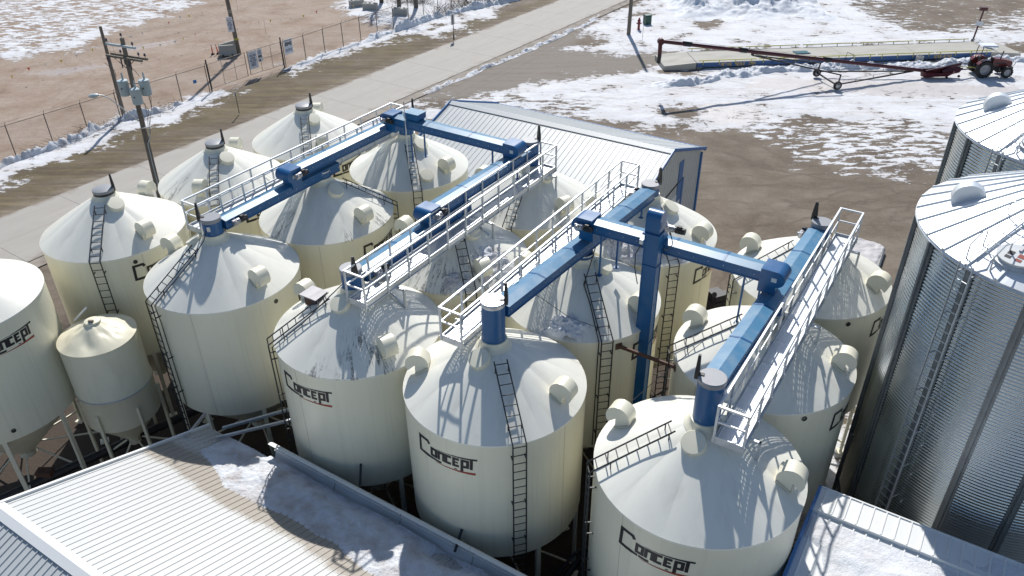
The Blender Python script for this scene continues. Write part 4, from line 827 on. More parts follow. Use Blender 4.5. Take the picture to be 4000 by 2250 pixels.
# small clips and angle irons that show on the front walls
for b, az, lab in (('C1', -112, 'dark angle iron jutting from the front centre bin above the trough'), ('B1', -88, 'dark angle iron jutting from the muddy bin above the trough')):
    p = onbin(b, az, R, 4.0); o = MB().beam((0, 0, 0), (0.5*cos(RAD(az)), 0.5*sin(RAD(az)), -0.35), 0.06, 0.06).obj('angle_iron', M['ladder'], None); o.location = p; tag(o, lab, 'bracket', 'angle irons')
# wires strung over the roofs from the mast
cable('thin pale guy wire crossing the front right bin', [G('D', 3.0, -1.0, 8.7), G('D', 1.4, -1.6, 8.25), G('D', 0.2, -2.2, 7.6)], 0.008)
cable('thin pale guy wire running down from the third catwalk', [G('C', 1.4, -0.3, 9.6), G('C', 2.4, 0.9, 8.2), G('C', 3.0, 1.6, 7.7)], 0.008)

# ================================================================== SNOW LYING ON BIN ROOFS
def cone_snow(b, az0, az1, r0, r1, th, seed, label, mat='snow_dirty'):
    c = BIN[b].location
    def P(i, j):
        az = az0+(az1-az0)*i; r = r0+(r1-r0)*j; e = 1.25*(1-hypot((2*i-1), (2*j-1.15)*0.95))+0.75*fbm(i*4+seed, j*4, seed, 4)
        e = min(1.3, max(0, e)); h = th*e*(0.75+0.6*fbm(i*7+seed, j*7, 2, 4))-0.10*max(0, 1-e*2.5); rr = r+0.05*fbm(i*9, j*9, seed, 2)
        a = RAD(az); return (rr*cos(a), rr*sin(a), cone_z(rr)+0.045+h)
    o = MB().grid(P, 48, 34).obj('roof_snow', M[mat], None, 80); o.location = (c.x, c.y, 0); return tag(o, label, 'snow', None, 'stuff')
cone_snow('C2', -128, -86, 1.75, 2.42, 0.20, 3, 'lumpy heap of snow on the roof left of the blue leg', 'snow')
cone_snow('C3', -160, -52, 1.35, 2.44, 0.12, 8, 'thin crust of snow on the bin behind the blue leg')
cone_snow('B2', -66, -18, 1.2, 2.40, 0.12, 5, 'dirty snow round the vent of the mud streaked bin')
cone_snow('B2', -98, -70, 1.75, 2.40, 0.07, 11, 'grey snow at the foot of the roof ladder on the mud streaked bin')

# ================================================================== GALVANISED GRAIN BINS
RG, ZG, SG = 3.37, 11.7, 0.52
def corr_wall():
    pitch = 0.095; per = 4; n = int(ZG/pitch); prof = []
    for k in range(n*per+1):
        z = k*pitch/per
        if z > ZG-0.02: break
        prof.append((RG+0.016*sin(2*pi*k/per)+(0.004 if int(z/1.02) % 2 else 0), z))
    return MB().lathe(prof, 150).mesh('wall', 75)
CORR = corr_wall()
def gpanel():
    b = MB(); hw = pi/30; r1 = RG+0.07; r0 = 0.35
    rs = [r0, 1.2, 2.2, r1]
    def P(i, j):
        r = rs[int(round(j*3))]; a = (i*2-1)*hw; return (r*cos(a), r*sin(a), ZG+(RG-r)*SG)
    b.grid(P, 4, 3)
    # standing rib on one edge
    for (ra, rb) in ((r0, r1),):
        vs = []
        for r in (ra, rb):
            z = ZG+(RG-r)*SG; a = hw; c = Vector((r*cos(a), r*sin(a), z)); tn = Vector((-sin(a), cos(a), 0))
            vs += [c-tn*0.045, c-tn*0.03+Vector((0, 0, 0.045)), c+tn*0.03+Vector((0, 0, 0.045)), c+tn*0.045]
        b.add(vs, [(0, 4, 5, 1), (1, 5, 6, 2), (2, 6, 7, 3), (4, 7, 6, 5), (0, 1, 2, 3)])
    vs = []
    for k in (-1, 1):
        a = k*hw*0.98; vs += [((RG+0.07)*cos(a), (RG+0.07)*sin(a), ZG-0.07*SG), ((RG+0.07)*cos(a), (RG+0.07)*sin(a), ZG-0.10)]
    b.add(vs, [(0, 1, 3, 2)])
    return b.mesh('roof_panel')
GPM = gpanel()
def gsurf(az, r, lift=0): a = RAD(az); return T((r*cos(a), r*sin(a), ZG+(RG-r)*SG+lift)) @ RZ(a) @ Matrix.Rotation(math.atan(SG), 4, 'Y')
STIFF = MB().add([(RG+0.01, -0.10, 0), (RG+0.05, -0.10, 0), (RG+0.05, -0.035, 0), (RG+0.10, -0.035, 0), (RG+0.10, 0.035, 0), (RG+0.05, 0.035, 0), (RG+0.05, 0.10, 0), (RG+0.01, 0.10, 0)]+[(RG+0.01, -0.10, ZG-0.1), (RG+0.05, -0.10, ZG-0.1), (RG+0.05, -0.035, ZG-0.1), (RG+0.10, -0.035, ZG-0.1), (RG+0.10, 0.035, ZG-0.1), (RG+0.05, 0.035, ZG-0.1), (RG+0.05, 0.10, ZG-0.1), (RG+0.01, 0.10, ZG-0.1)],
                 [(i, i+1, i+9, i+8) for i in range(7)]+[tuple(range(8, 16))]).mesh('stiffener')
def hood_mesh():
    r = 0.38; pr = [(r*cos(pi*i/16), r*sin(pi*i/16)) for i in range(17)]
    return MB().prism(pr, 0.30, Matrix(((1, 0, 0, 0), (0, 0, 1, -0.17), (0, 1, 0, 0), (0, 0, 0, 1)))).mesh('roof_vent', 40)
HOODM = hood_mesh()
RUNG_G = MB().tube((0, -0.17, 0), (0, 0.17, 0), 0.011, n=6).mesh('rung')
def grain_bin(c, label):
    t = thing('grain_bin', label, 'bin', c, 0, 'galvanised grain bins')
    inst('wall', CORR, M['corr'], t)
    for k in range(30): inst('roof_panel', GPM, M['galvroof'], t, RZ(2*pi*(k+0.28)/30))
    MB().lathe([(0.5, ZG+(RG-0.5)*SG+0.02), (0.45, ZG+(RG-0.5)*SG+0.25), (0.2, ZG+(RG-0.5)*SG+0.42)], 32, capt=True).obj('peak_cap', M['galvroof'], t, 40)
    for k in range(16): inst('stiffener', STIFF, M['galv_dark'], t, RZ(RAD(-178+k*22.5-1.0)))
    bolts = MB()
    for k in range(16):
        for s in (-1, 1):
            a = RAD(-179+k*22.5)+s*0.025
            for j in range(int(ZG/0.0925/1)): bolts.box(((RG+0.052)*cos(a), (RG+0.052)*sin(a), 0.1+j*0.0925), (0.012, 0.012, 0.02), RZ(a).to_3x3())
    o = bolts.obj('bolt_rows', M['steel'], t); o['kind'] = 'stuff'
    for az, r in ((156.5, 2.42), (66, 2.42), (-24, 2.42), (-114, 2.42)):
        v = inst('roof_vent', HOODM, M['galvroof'], t, gsurf(az, r, 0.0))
    # eave ring and roof ladder with hand rings
    MB().lathe([(RG+0.06, ZG-0.13), (RG+0.085, ZG-0.10), (RG+0.06, ZG-0.07)], 72).obj('eave_ring', M['galvroof'], t, 40)
    rl = MB(); az = -156
    for s in (-1, 1): rl.tube(gsurf(az, 3.2, 0.10) @ Vector((0, s*0.17, 0)), gsurf(az, 0.7, 0.10) @ Vector((0, s*0.17, 0)), 0.014, n=6)
    lo = rl.obj('roof_ladder', M['galv'], t, 40)
    for k in range(9): inst('rung', RUNG_G, M['galv'], lo, gsurf(az, 3.05-k*0.27, 0.10))
    for s in (-1, 1): MB().path([gsurf(az, 3.28, 0.0) @ Vector((0, s*0.30, 0)), gsurf(az, 3.30, 0.35) @ Vector((0, s*0.30, 0)), gsurf(az, 3.05, 0.45) @ Vector((0, s*0.30, 0)), gsurf(az, 2.85, 0.35) @ Vector((0, s*0.30, 0)), gsurf(az, 2.85, 0.0) @ Vector((0, s*0.30, 0))], 0.018).obj('grab_rail', M['galv'], t, 40)
    gr = MB(); gr.path([gsurf(az, 1.95, 0.05) @ Vector((0, -0.6, 0)), gsurf(az, 1.95, 0.30) @ Vector((0, -0.55, 0)), gsurf(az, 1.95, 0.36) @ Vector((0, 0, 0)), gsurf(az, 1.95, 0.30) @ Vector((0, 0.55, 0)), gsurf(az, 1.95, 0.05) @ Vector((0, 0.6, 0))], 0.018)
    gr.obj('grab_rail', M['galv'], t, 40)
    # inspection hatch
    b = MB(); pr = [(0.27*cos(2*pi*i/28)*1.0, 0.36*sin(2*pi*i/28)) for i in range(28)]; pr = [(x, y*1.15) for x, y in pr]
    h = b.prism(pr, 0.07).obj('roof_hatch', M['white'], t, 40, gsurf(-146.5, 2.85, 0.09))
    b = MB().prism([(x*1.12, y*1.1) for x, y in pr], 0.10).obj('hatch_curb', M['galv'], t, 40, gsurf(-146.5, 2.85, -0.015))
    for y in (-0.12, 0.10): MB().box((0.0, y, 0.074), (0.10, 0.13, 0.004)).box((0.12, y, 0.074), (0.07, 0.13, 0.004)).obj('warning_label', M['ink'] if y < 0 else M['redink'], h)
    MB().box((-0.16, 0.0, 0.085), (0.10, 0.06, 0.03)).obj('hatch_handle', M['steel'], h)
    # wall ladder standing off a little from the corrugation
    az = RAD(-156.5); rad = Vector((cos(az), sin(az), 0)); tn = Vector((-sin(az), cos(az), 0)); b = MB()
    for s in (-1, 1): b.beam(rad*(RG+0.24)+tn*0.17*s+Vector((0, 0, 0.8)), rad*(RG+0.24)+tn*0.17*s+Vector((0, 0, ZG+0.1)), 0.05, 0.025, tn)
    z = 1.2
    while z < ZG:
        for s in (-1, 1): b.beam(rad*(RG+0.0)+tn*0.17*s+Vector((0, 0, z)), rad*(RG+0.24)+tn*0.17*s+Vector((0, 0, z)), 0.03, 0.02)
        z += 1.15
    wl = b.obj('wall_ladder', M['galv'], t); z = 1.0
    while z < ZG-0.1: inst('rung', RUNG_G, M['galv_rail'], wl, T(rad*(RG+0.24)+Vector((0, 0, z))) @ RZ(az)); z += 0.273
    z = 1.6; pg = MB().beam(rad*(RG+0.02)+tn*0.36, rad*(RG+0.16)+tn*0.42+Vector((0, 0, 0.03)), 0.025, 0.025).mesh('grip_peg')
    while z < ZG: inst('grip_peg', pg, M['galv'], t, T((0, 0, z))); z += 1.02
    return t
grain_bin((13.25, 16.20, 0), 'corrugated steel grain bin nearest to the camera at the right edge')
grain_bin((17.16, 22.39, 0), 'corrugated steel grain bin standing behind another at the right edge')
# rusty hose pipe between the steel bin and the shed below
c = G('D', 4.4, 3.0, 0); pp = MB().path([(0, 0, 7.2), (-0.05, 0.02, 5.6), (0.1, -0.1, 5.0), (0.55, -0.9, 3.6), (0.8, -1.3, 2.4)], 0.05, 8).obj('drop_pipe', M['black'], None, 40); pp.location = (9.05, 15.6, -1.2)
tag(pp, 'dark bent pipe at the foot of the near steel bin', 'pipe')

# ================================================================== METAL BUILDINGS
def ribbed_panel(width, length, nrib, rise=0.035, base=0.03, top=0.016, subs=1):
    """sheet in local x (across) / y (down the slope, from 0 to -length), ribs run along y"""
    b = MB(); xs_ = []; p = width/nrib
    for k in range(nrib):
        x = -width/2+(k+0.5)*p; xs_ += [(x-p/2+0.0, 0), (x-base, 0), (x-top, rise), (x+top, rise), (x+base, 0)]
    xs_.append((width/2, 0)); n = len(xs_)
    vs = [(x, -length*j/subs, z) for j in range(subs+1) for x, z in xs_]
    b.add(vs, [(j*n+i, (j+1)*n+i, (j+1)*n+i+1, j*n+i+1) for j in range(subs) for i in range(n-1)]); return b.mesh('roof_sheet')
def ribbed_wall(width, height, nrib, rise=0.02): return ribbed_panel(width, height, nrib, rise)

# -- the grey roofed shed behind the bins (ridge runs along w). frame: A row
SE, SR = 4.0, 5.6; un, uf = 15.75, 25.25; w0, w1 = -5.7, 7.5; um = (un+uf)/2
cs = G('A', um, (w0+w1)/2, 0); shed = thing('machine_shed', 'pale metal shed with blue trim behind the bins', 'building', cs, TH)
hl = (w1-w0)/2; hw = (uf-un)/2     # local x = u, local y = -w
sl = hypot(hw, SR-SE); pit = math.atan2(SR-SE, hw); npan = 15; pw = 2*hl/npan
sheet = ribbed_panel(pw, sl, 3, 0.018, 0.018, 0.009); sheet.materials.append(M['roofgrey'])
for k in range(npan):
    y = -hl+(k+0.5)*pw
    # near slope: falls towards -x
    inst('roof_sheet', sheet, None, shed, T((0, y, SR)) @ RZ(-pi/2) @ Matrix.Rotation(pit, 4, 'X'))
    inst('roof_sheet', sheet, None, shed, T((0, y, SR)) @ RZ(pi/2) @ Matrix.Rotation(pit, 4, 'X'))
b = MB()
for s in (-1, 1): b.add([(0, -hl-0.05, SR+0.06), (0, hl+0.05, SR+0.06), (s*0.28, hl+0.05, SR+0.045-0.28*math.tan(pit)), (s*0.28, -hl-0.05, SR+0.045-0.28*math.tan(pit))], [(0, 1, 2, 3)])
b.obj('ridge_cap', M['roofgrey'], shed)
for s in (-1, 1):
    b = MB()
    for sx in (-1, 1): b.beam((0, s*(hl+0.02), SR+0.02), (sx*(hw+0.04), s*(hl+0.02), SE+0.0), 0.05, 0.16)
    b.obj('rake_trim', M['navy'], shed)
    MB().box((s*(hw+0.02), 0, SE-0.06), (0.06, 2*hl, 0.16)).obj('eave_trim', M['navy'], shed)
wx = hw-0.35; wy = hl-0.12
for s in (-1, 1):
    wpan = ribbed_panel(2*wy, SE-0.08, 40, 0.018); wpan.materials.append(M['offwhite_wall'])
    o = inst('wall', wpan, None, shed, T((s*wx, 0, SE-0.08)) @ RZ(s*pi/2) @ Matrix.Rotation(pi/2, 4, 'X'))
    # gable walls
    zt = SR-0.10; zs = SR-0.10-(wx*math.tan(pit)); g_ = MB().add([(-wx, 0, 0), (wx, 0, 0), (wx, 0, zs), (0, 0, zt), (-wx, 0, zs)], [(0, 1, 2, 3, 4)]).obj('gable_wall', M['offwhite_wall'], shed, None, T((0, s*wy, 0)))
    rb = MB(); k = -wx+0.1
    while k < wx: rb.box((k, s*0.012, (zt-abs(k)*math.tan(pit)-0.05)/2), (0.035, 0.02, zt-abs(k)*math.tan(pit)-0.06)); k += 0.24
    rr_ = rb.obj('wall_rib', M['offwhite_wall'], g_); rr_['kind'] = 'stuff'
for s in (-1, 1):
    for sx in (-1, 1): MB().box((sx*wx, s*(wy+0.01), SE/2-0.05), (0.16, 0.16, SE-0.15)).obj('corner_trim', M['navy'], shed)
# gable facing the yard (local -y): blue panels and the brace line of a sliding door
yy = -wy-0.03
MB().box((1.55, yy, 3.35), (0.55, 0.03, 2.2)).obj('door_stile', M['navy'], shed); MB().box((1.95, yy-0.015, 1.9), (0.22, 0.03, 3.0)).obj('door_stile', M['navy'], shed)
MB().beam((-1.8, yy-0.01, 2.95), (1.9, yy-0.01, 3.4), 0.03, 0.06).obj('door_rail', M['ink'], shed)
MB().box((0.1, yy+0.006, 1.35), (3.4, 0.03, 2.7)).obj('sliding_door', M['white'], shed)

# -- the white roofed building in the foreground (D frame): ridge along w
LE, LR = 3.5, 5.6; ue, ur = -3.0, -9.05; wl0, wl1 = -14.78, 1.5
cs = G('D', ue, wl0, 0); lb = thing('white_roofed_building', 'white ribbed metal roof building filling the lower left corner', 'building', cs, TH)
rn = ur-ue; sl = hypot(rn, LR-LE); pit = math.atan2(LR-LE, -rn); Lb = wl1-wl0; pw = 0.82; npan = int(Lb/pw)
for k in range(npan):
    y = -(k+0.5)*pw
    m_ = ribbed_panel(pw, sl, 4, 0.016, 0.018, 0.009, subs=24); m_.materials.append(M['lbroof'])
    at = m_.attributes.new('grime', 'FLOAT', 'POINT'); vals = []
    for v in m_.vertices:
        s = 1+v.co.y/sl            # 1 at the ridge, 0 at the eave
        edge = 0.285+0.02*sin(y*1.3)
        gsum = max(0, 1-abs(s-edge-0.02)/0.10)*1.5+max(0, 0.42-s)*1.2+max(0, 1-(1-s)/0.025)*0.25; vals.append(gsum)
    at.data.foreach_set('value', vals)
    inst('roof_sheet', m_, None, lb, T((rn, y, LR)) @ RZ(pi/2) @ Matrix.Rotation(pit, 4, 'X'))
    m2 = ribbed_panel(pw, sl, 4, 0.026, 0.022, 0.012); m2.materials.append(M['roofgrey']); inst('roof_sheet', m2, None, lb, T((rn, y, LR)) @ RZ(-pi/2) @ Matrix.Rotation(pit, 4, 'X'))
tp = math.tan(pit); b = MB()
for s in (-1, 1): b.add([(rn, 0.06, LR+0.07), (rn, -Lb, LR+0.07), (rn+s*0.2, -Lb, LR+0.05-0.2*tp), (rn+s*0.2, 0.06, LR+0.05-0.2*tp)], [(0, 1, 2, 3)])
b.obj('ridge_cap', M['white'], lb)
MB().beam((rn, 0.03, LR+0.02), (0.05, 0.03, LE+0.01), 0.08, 0.10).obj('rake_trim', M['white'], lb); MB().beam((rn, 0.03, LR+0.02), (2*rn, 0.03, LE+0.01), 0.08, 0.10).obj('rake_trim', M['white'], lb)
MB().box((-0.25, -Lb/2, (LE-0.1)/2), (0.06, Lb-0.2, LE-0.2)).box((2*rn+0.25, -Lb/2, (LE-0.1)/2), (0.06, Lb-0.2, LE-0.2)).obj('wall', M['navy'], lb)
MB().add([(-0.28, 0, 0), (2*rn+0.28, 0, 0), (2*rn+0.28, 0, LE-0.05+0.28*tp-0.1), (rn, 0, LR-0.1), (-0.28, 0, LE-0.05+0.28*tp-0.1)], [(0, 1, 2, 3, 4)]).obj('gable_wall', M['offwhite_wall'], lb, None, T((0, -0.15, 0)))
# curved sheet-metal trough that closes the eave towards the bins
prof = [(-0.28, LE+0.02), (-0.12, LE-0.12), (0.06, LE-0.16), (0.20, LE-0.05), (0.27, LE+0.10), (0.29, LE+0.34), (0.25, LE+0.52), (0.16, LE+0.60), (0.06, LE+0.60)]
y0 = -(2.75); b = MB(); n = len(prof); ycuts = [y0-k*2.44 for k in range(6)]
for k in range(5):
    b = MB(); ya, yb = ycuts[k]-0.01, ycuts[k+1]+0.01; vs = []
    for y in (ya, yb):
        for x, z in prof: vs.append((x, y, z+0.006*k))
    b.add(vs, [(i, i+1, n+i+1, n+i) for i in range(n-1)]); o = b.obj('eave_trough_sheet', M['white'], lb, 50)
    MB().beam((0.245, ya, LE+0.20), (0.245, yb, LE+0.20), 0.03, 0.03).obj('trough_lip', M['white'], o)
MB().tube((0.12, ycuts[-1]+2.45, LE+0.25), (0.12, ycuts[-1]-1.6, LE+0.25), 0.16, n=20).obj('blue_pipe_end', M['navy'], lb, 40)
# snow lying in the eave
def lbs(i, j):
    y = -(1.05+i*13.5); s0 = 0.285+0.02*sin(y*1.3)+0.02*fbm(y*0.9, 0, 4, 3)
    s0 *= min(1, 0.70+0.6*max(0, (-y-1.0)/4)); e = 1 if i > 0.02 else 0.6
    xe = rn*s0; x = xe*(1-j)+0.05*j if -y > 2.75 else xe*(1-j)-0.03*j
    zr = LE+(-x)*tp if x < 0 else LE
    th = (0.26*min(1, j*1.6)**1.4-0.16*max(0, j-0.72)/0.28) if -y > 2.6 else 0.12*j
    th *= (0.75+0.7*fbm(x*0.9, y*0.6, 7, 4)); th = max(0.0, th)+0.045*min(1, j*8)+(0.035*fbm(x*3, y*3, 2, 3)+0.025*fbm(x*11, y*11, 5, 3))*min(1, j*6)
    hol = max(0, 1-hypot((y+9.6)/0.9, (x+0.2)/0.35)); th -= 0.25*hol
    return (x, y, zr-0.012+th)
so = MB().grid(lbs, 320, 48).obj('roof_snow', M['snow_dirty'], None, 80); so.location = lb.location; so.rotation_euler = (0, 0, TH); tag(so, 'dirty melting snow along the eave of the white roof', 'snow', None, 'stuff')
# loose timbers leaning at the corner of the white roof
for k, (a_, b_, lab) in enumerate(((( 0.1, -0.6, LE+0.15), (2.3, -2.9, LE+0.75), 'upper one of the two grey rails leaning from the roof corner to the muddy bin'), ((-0.35, -0.85, LE+0.22), (2.0, -3.05, LE+0.50), 'lower one of the two grey rails leaning from the roof corner to the muddy bin'), ((0.45, 0.75, LE-0.15), (-0.9, -0.15, LE+0.33), 'weathered board sticking out over the corner of the white roof'))):
    o = MB().beam(a_, b_, 0.07, 0.09).obj('timber_rail' if k < 2 else 'board', M['galv'] if k < 2 else M['tarp'], None); o.location = lb.location; o.rotation_euler = (0, 0, TH); tag(o, lab, 'rail' if k < 2 else 'board')

# -- the snow covered roof in the lower right corner (D frame)
RZ0 = 5.6; ub, ufd, uf_ = 2.46, 1.68, -5.0; wr0, wr1 = 2.54, 14.0
cs = G('D', ub, wr0, 0); rbd = thing('snowy_roofed_building', 'low building with a blue fascia under snow in the lower right corner', 'building', cs, TH)
pw = 0.86; npan = int((wr1-wr0)/pw)
m1 = ribbed_panel(pw, ub-ufd, 3, 0.028, 0.026, 0.013); m1.materials.append(M['white']); m2 = ribbed_panel(pw, ufd-uf_, 3, 0.028, 0.026, 0.013); m2.materials.append(M['white'])
for k in range(npan):
    y = -(k+0.5)*pw
    inst('roof_sheet', m1, None, rbd, T((0, y, RZ0)) @ RZ(-pi/2) @ Matrix.Rotation(0.02, 4, 'X'))
    inst('roof_sheet', m2, None, rbd, T((ufd-ub, y, RZ0-0.10)) @ RZ(-pi/2) @ Matrix.Rotation(0.06, 4, 'X'))
MB().box((ufd-ub, -(wr1-wr0)/2, RZ0-0.05), (0.05, wr1-wr0, 0.10)).obj('step_flashing', M['white'], rbd)
MB().box((0.01, -(wr1-wr0)/2, RZ0-0.07), (0.04, wr1-wr0, 0.20)).obj('back_fascia', M['white'], rbd)
MB().box(((uf_-ub)/2, 0.03, RZ0-0.16), (ub-uf_, 0.07, 0.40)).obj('fascia', M['navy'], rbd)
MB().box((-0.05, -(wr1-wr0)/2, RZ0/2-0.12), (0.06, wr1-wr0-0.1, RZ0-0.3)).box(((uf_-ub)/2, -0.06, RZ0/2-0.2), (ub-uf_-0.2, 0.06, RZ0-0.4)).obj('wall', M['offwhite_wall'], rbd)
def rbs(i, j):
    y = -(0.06+i*10.5); x = (ufd-ub)-0.16-0.06*fbm(y*0.8, 1, 2, 3)-j*4.5
    ed = min(1, j*5, i*9+0.15); hole = max(0, 1-hypot((x+2.4)/0.8, (y+0.15)/0.7))+max(0, 1-hypot((x+3.9)/0.75, (y+0.75)/0.9))
    th = 0.20*ed*(0.7+0.6*fbm(x*0.7, y*0.7, 5, 4))+0.025*fbm(x*4, y*4, 1, 3)-0.35*hole
    return (x, y, RZ0-0.10+math.tan(0.06)*(x-(ufd-ub))+th+0.02)
so = MB().grid(rbs, 150, 80).obj('roof_snow', M['snow'], None, 80); so.location = rbd.location; so.rotation_euler = (0, 0, TH); tag(so, 'white snow sheet on the lower right roof', 'snow', None, 'stuff')
def rbs2(i, j):
    y = -(2.9+i*7.5); x = -0.05-j*(0.62+0.05*fbm(y, 0, 1, 2)); th = 0.10*min(1, i*3, 4*min(j, 1-j))*(0.7+0.6*fbm(x, y, 4, 3))
    return (x, y, RZ0-0.025+th)
so = MB().grid(rbs2, 80, 10).obj('roof_snow', M['snow'], None, 80); so.location = rbd.location; so.rotation_euler = (0, 0, TH); tag(so, 'snow strip along the back edge of the lower right roof', 'snow', None, 'stuff')

# ================================================================== SNOW BANKS AND PILES
def bank(pts, width, height, label, seed, mat='snow_pile', rough=1.0, n=160, m_=16, z0=-0.16, lift=0.1):
    pts = [Vector((x, y, 0)) for x, y in pts]; seg = [0]
    for a, b in zip(pts, pts[1:]): seg.append(seg[-1]+(b-a).length)
    def at(s):
        s *= seg[-1]
        for k in range(len(pts)-1):
            if s <= seg[k+1] or k == len(pts)-2:
                f = (s-seg[k])/(seg[k+1]-seg[k]); return pts[k].lerp(pts[k+1], f), (pts[k+1]-pts[k]).normalized()
    def P(i, j):
        p, d = at(i); nn = Vector((-d.y, d.x, 0)); w = width*(0.75+0.5*fbm(i*seg[-1]*0.25+seed, 0, seed, 3)); y = (j-0.5)*w
        q = p+nn*(y+0.3*fbm(p.x*0.3, p.y*0.3, seed, 2)); e = max(0, 1-(2*j-1)**2)*min(1, 12*min(i, 1-i)+0.02)
        h = height*e*max(0.05, 0.75+0.9*fbm(q.x*0.8, q.y*0.8, seed, 4)*rough)+0.28*height*rough*fbm(q.x*3.2, q.y*3.2, seed+3, 4)*e
        return (q.x, q.y, z0+h+lift*e)
    o = MB().grid(P, n, m_).obj('snow_bank', M[mat], None, 80); return tag(o, label, 'snow', None, 'stuff')
bank([(10.0,61.0),(14.53,62.3),(17.92,63.6),(20.4,65.0),(23.65,65.3),(28.0,65.5),(32.2,65.5),(35.5,65.6),(39.3,66.8),(44,67.0),(50,67.5)], 2.2, 0.42, 'ploughed snow bank between the auger and the weigh deck', 3, rough=1.2, n=420, m_=28)
bank([(-34.2,44.9),(-32.74,47.08),(-31.61,49.09),(-30.3,51.01),(-29.4,53.3),(-28.1,55.2),(-26.2,56.8),(-24.7,58.9)], 0.9, 0.42, 'lumpy row of dirty snow along the left fence', 5, 'snow_dirty', 1.5, 200, 12)
bank([(-13.9,74.6),(-12.06,77.3),(-9.86,79.9),(-7.58,83.0),(-5.08,85.6),(-0.8,88.9),(3,93)], 1.1, 0.5, 'lumpy row of snow along the far fence', 9, 'snow_pile', 1.5, 220, 12)
bank([(-18.6,67.3),(-17.0,69.8),(-15.4,72.2),(-13.9,74.6)], 0.7, 0.14, 'thin strip of snow beside the site office sign', 12, 'snow', 0.6, 80, 8, z0=-0.12)
bank([(9.6,84.6),(7.6,80.2),(4.2,75.4),(0.6,70.2),(-2.6,65.9),(-5.6,61.9),(-7.9,58.9)], 0.9, 0.12, 'thin icy crust along the near edge of the road', 21, 'snow_dirty', 2.6, 420, 12, z0=-0.11, lift=0.0)
def pile(i, j):
    x = 16.5+i*16.5; y = 80.3+j*20; e = min(1, 5*min(i, 1-i), 4*min(j, 1-j)); e = max(0, e+0.35*fbm(x*0.3, y*0.3, 2, 3))
    return (x, y, -0.15+e*(0.45+1.7*min(1, j*2.2))*(0.7+0.55*fbm(x*0.55, y*0.55, 4, 4))+0.22*e*abs(fbm(x*1.6, y*1.6, 6, 4)))
tag(MB().grid(pile, 130, 110).obj('snow_pile', M['snow_pile'], None, 80), 'big rough pile of cleared snow at the top right', 'snow', None, 'stuff')

# ================================================================== UTILITY POLES
INSM = MB().lathe([(0.015, 0), (0.02, 0.10), (0.07, 0.11), (0.03, 0.14), (0.075, 0.15), (0.035, 0.19), (0.05, 0.24)], 10, capt=True).mesh('insulator', 40)
def pole(label, base, top, r0=0.17, r1=0.11):
    t = thing('utility_pole', label, 'pole', base, 0, 'wooden utility poles'); d = Vector(top)
    b = MB(); n = 14; k = 6; vs = []
    for j in range(k+1):
        f = j/k; c = d*f
        for i in range(n): a = 2*pi*i/n; rr = (r0+(r1-r0)*f)*(1+0.05*fbm(i, j, 3)); vs.append((c.x+rr*cos(a), c.y+rr*sin(a), c.z-0.25*(1-f)))
    b.add(vs, [(j*n+i, j*n+(i+1) % n, (j+1)*n+(i+1) % n, (j+1)*n+i) for j in range(k) for i in range(n)]+[tuple(range(k*n, (k+1)*n))]); b.obj('shaft', M['wood'], t, 50); return t
p1 = pole('utility pole with three grey transformers and a street lamp', (-20.68, 42.22, 0), (0.26, 0.12, 9.35))
ad = Vector((2.36, -1.10, 0)).normalized(); an = Vector((-ad.y, ad.x, 0)); ctr = Vector((0.24, 0.1, 0))
def crossarm(z, half, off, mat='wood', w=0.09, h=0.11): return MB().beam(ctr-ad*half+an*off+Vector((0, 0, z)), ctr+ad*half+an*off+Vector((0, 0, z)), w, h).obj('crossarm', M[mat], p1)
crossarm(8.98, 1.05, -0.17, 'transf'); crossarm(8.33, 1.30, -0.17, 'wood'); crossarm(8.33, 1.33, 0.17, 'wood')
for z, k, off in ((9.04, -0.95, -0.17), (9.04, 0.9, -0.17), (9.36, 0.0, 0.02), (8.39, -0.55, 0.17), (8.39, 0.75, 0.17), (8.39, 1.2, 0.17)): inst('insulator', INSM, M['porc'], p1, T(ctr+ad*k+an*off+Vector((0, 0, z))))
b = MB()
for k, dz in ((-1.1, -0.2), (0.15, -0.25), (0.45, -0.3), (-1.0, -0.32), (-0.1, -0.45), (0.55, -0.5)): b.tube(ctr+ad*k+an*-0.3+Vector((0, 0, 8.3)), ctr+ad*k+an*-0.38+Vector((0.05, 0, 8.3+dz)), 0.045, 0.03, 8)
o = b.obj('fuse_cutouts', M['porc'], p1, 40); o['kind'] = 'stuff'
b = MB().beam(ctr+ad*-0.75+an*-0.18+Vector((0, 0, 8.3)), ctr+an*-0.18+Vector((0, 0, 7.8)), 0.03, 0.03).beam(ctr+ad*0.75+an*-0.18+Vector((0, 0, 8.3)), ctr+an*-0.18+Vector((0, 0, 7.8)), 0.03, 0.03); b.obj('arm_brace', M['fencepost'], p1)
for dx, dy, z0 in ((-0.52, 0.0, 6.25), (0.62, 0.05, 6.25), (0.28, -0.52, 5.95)):
    c = Vector((0.18+dx, 0.08+dy, z0))
    tr = MB().lathe([(0.24, 0), (0.27, 0.02), (0.275, 0.06), (0.275, 0.78), (0.285, 0.80), (0.26, 0.84), (0.08, 0.87)], 28, c=c, capb=True, capt=True).obj('transformer', M['transf'], p1, 40)
    MB().lathe([(0.045, 0.86), (0.06, 0.92), (0.045, 0.98), (0.06, 1.04), (0.04, 1.18), (0.02, 1.26)], 10, c=c+Vector((0.05, 0.03, 0)), capt=True).obj('bushing', M['transf'], tr, 40)
    MB().lathe([(0.04, 0), (0.04, 0.03)], 10, c=c+Vector((0.0, -0.275, 0.45)), capt=True, M=Matrix.Rotation(pi/2, 3, 'X')).obj('bushing_port', M['porc'], tr, 40)
    MB().beam(c+Vector((-dx*0.4, -dy*0.4, 0.65)), c+Vector((-dx, -dy, 0.65)), 0.06, 0.05).obj('mount', M['fencepost'], tr)
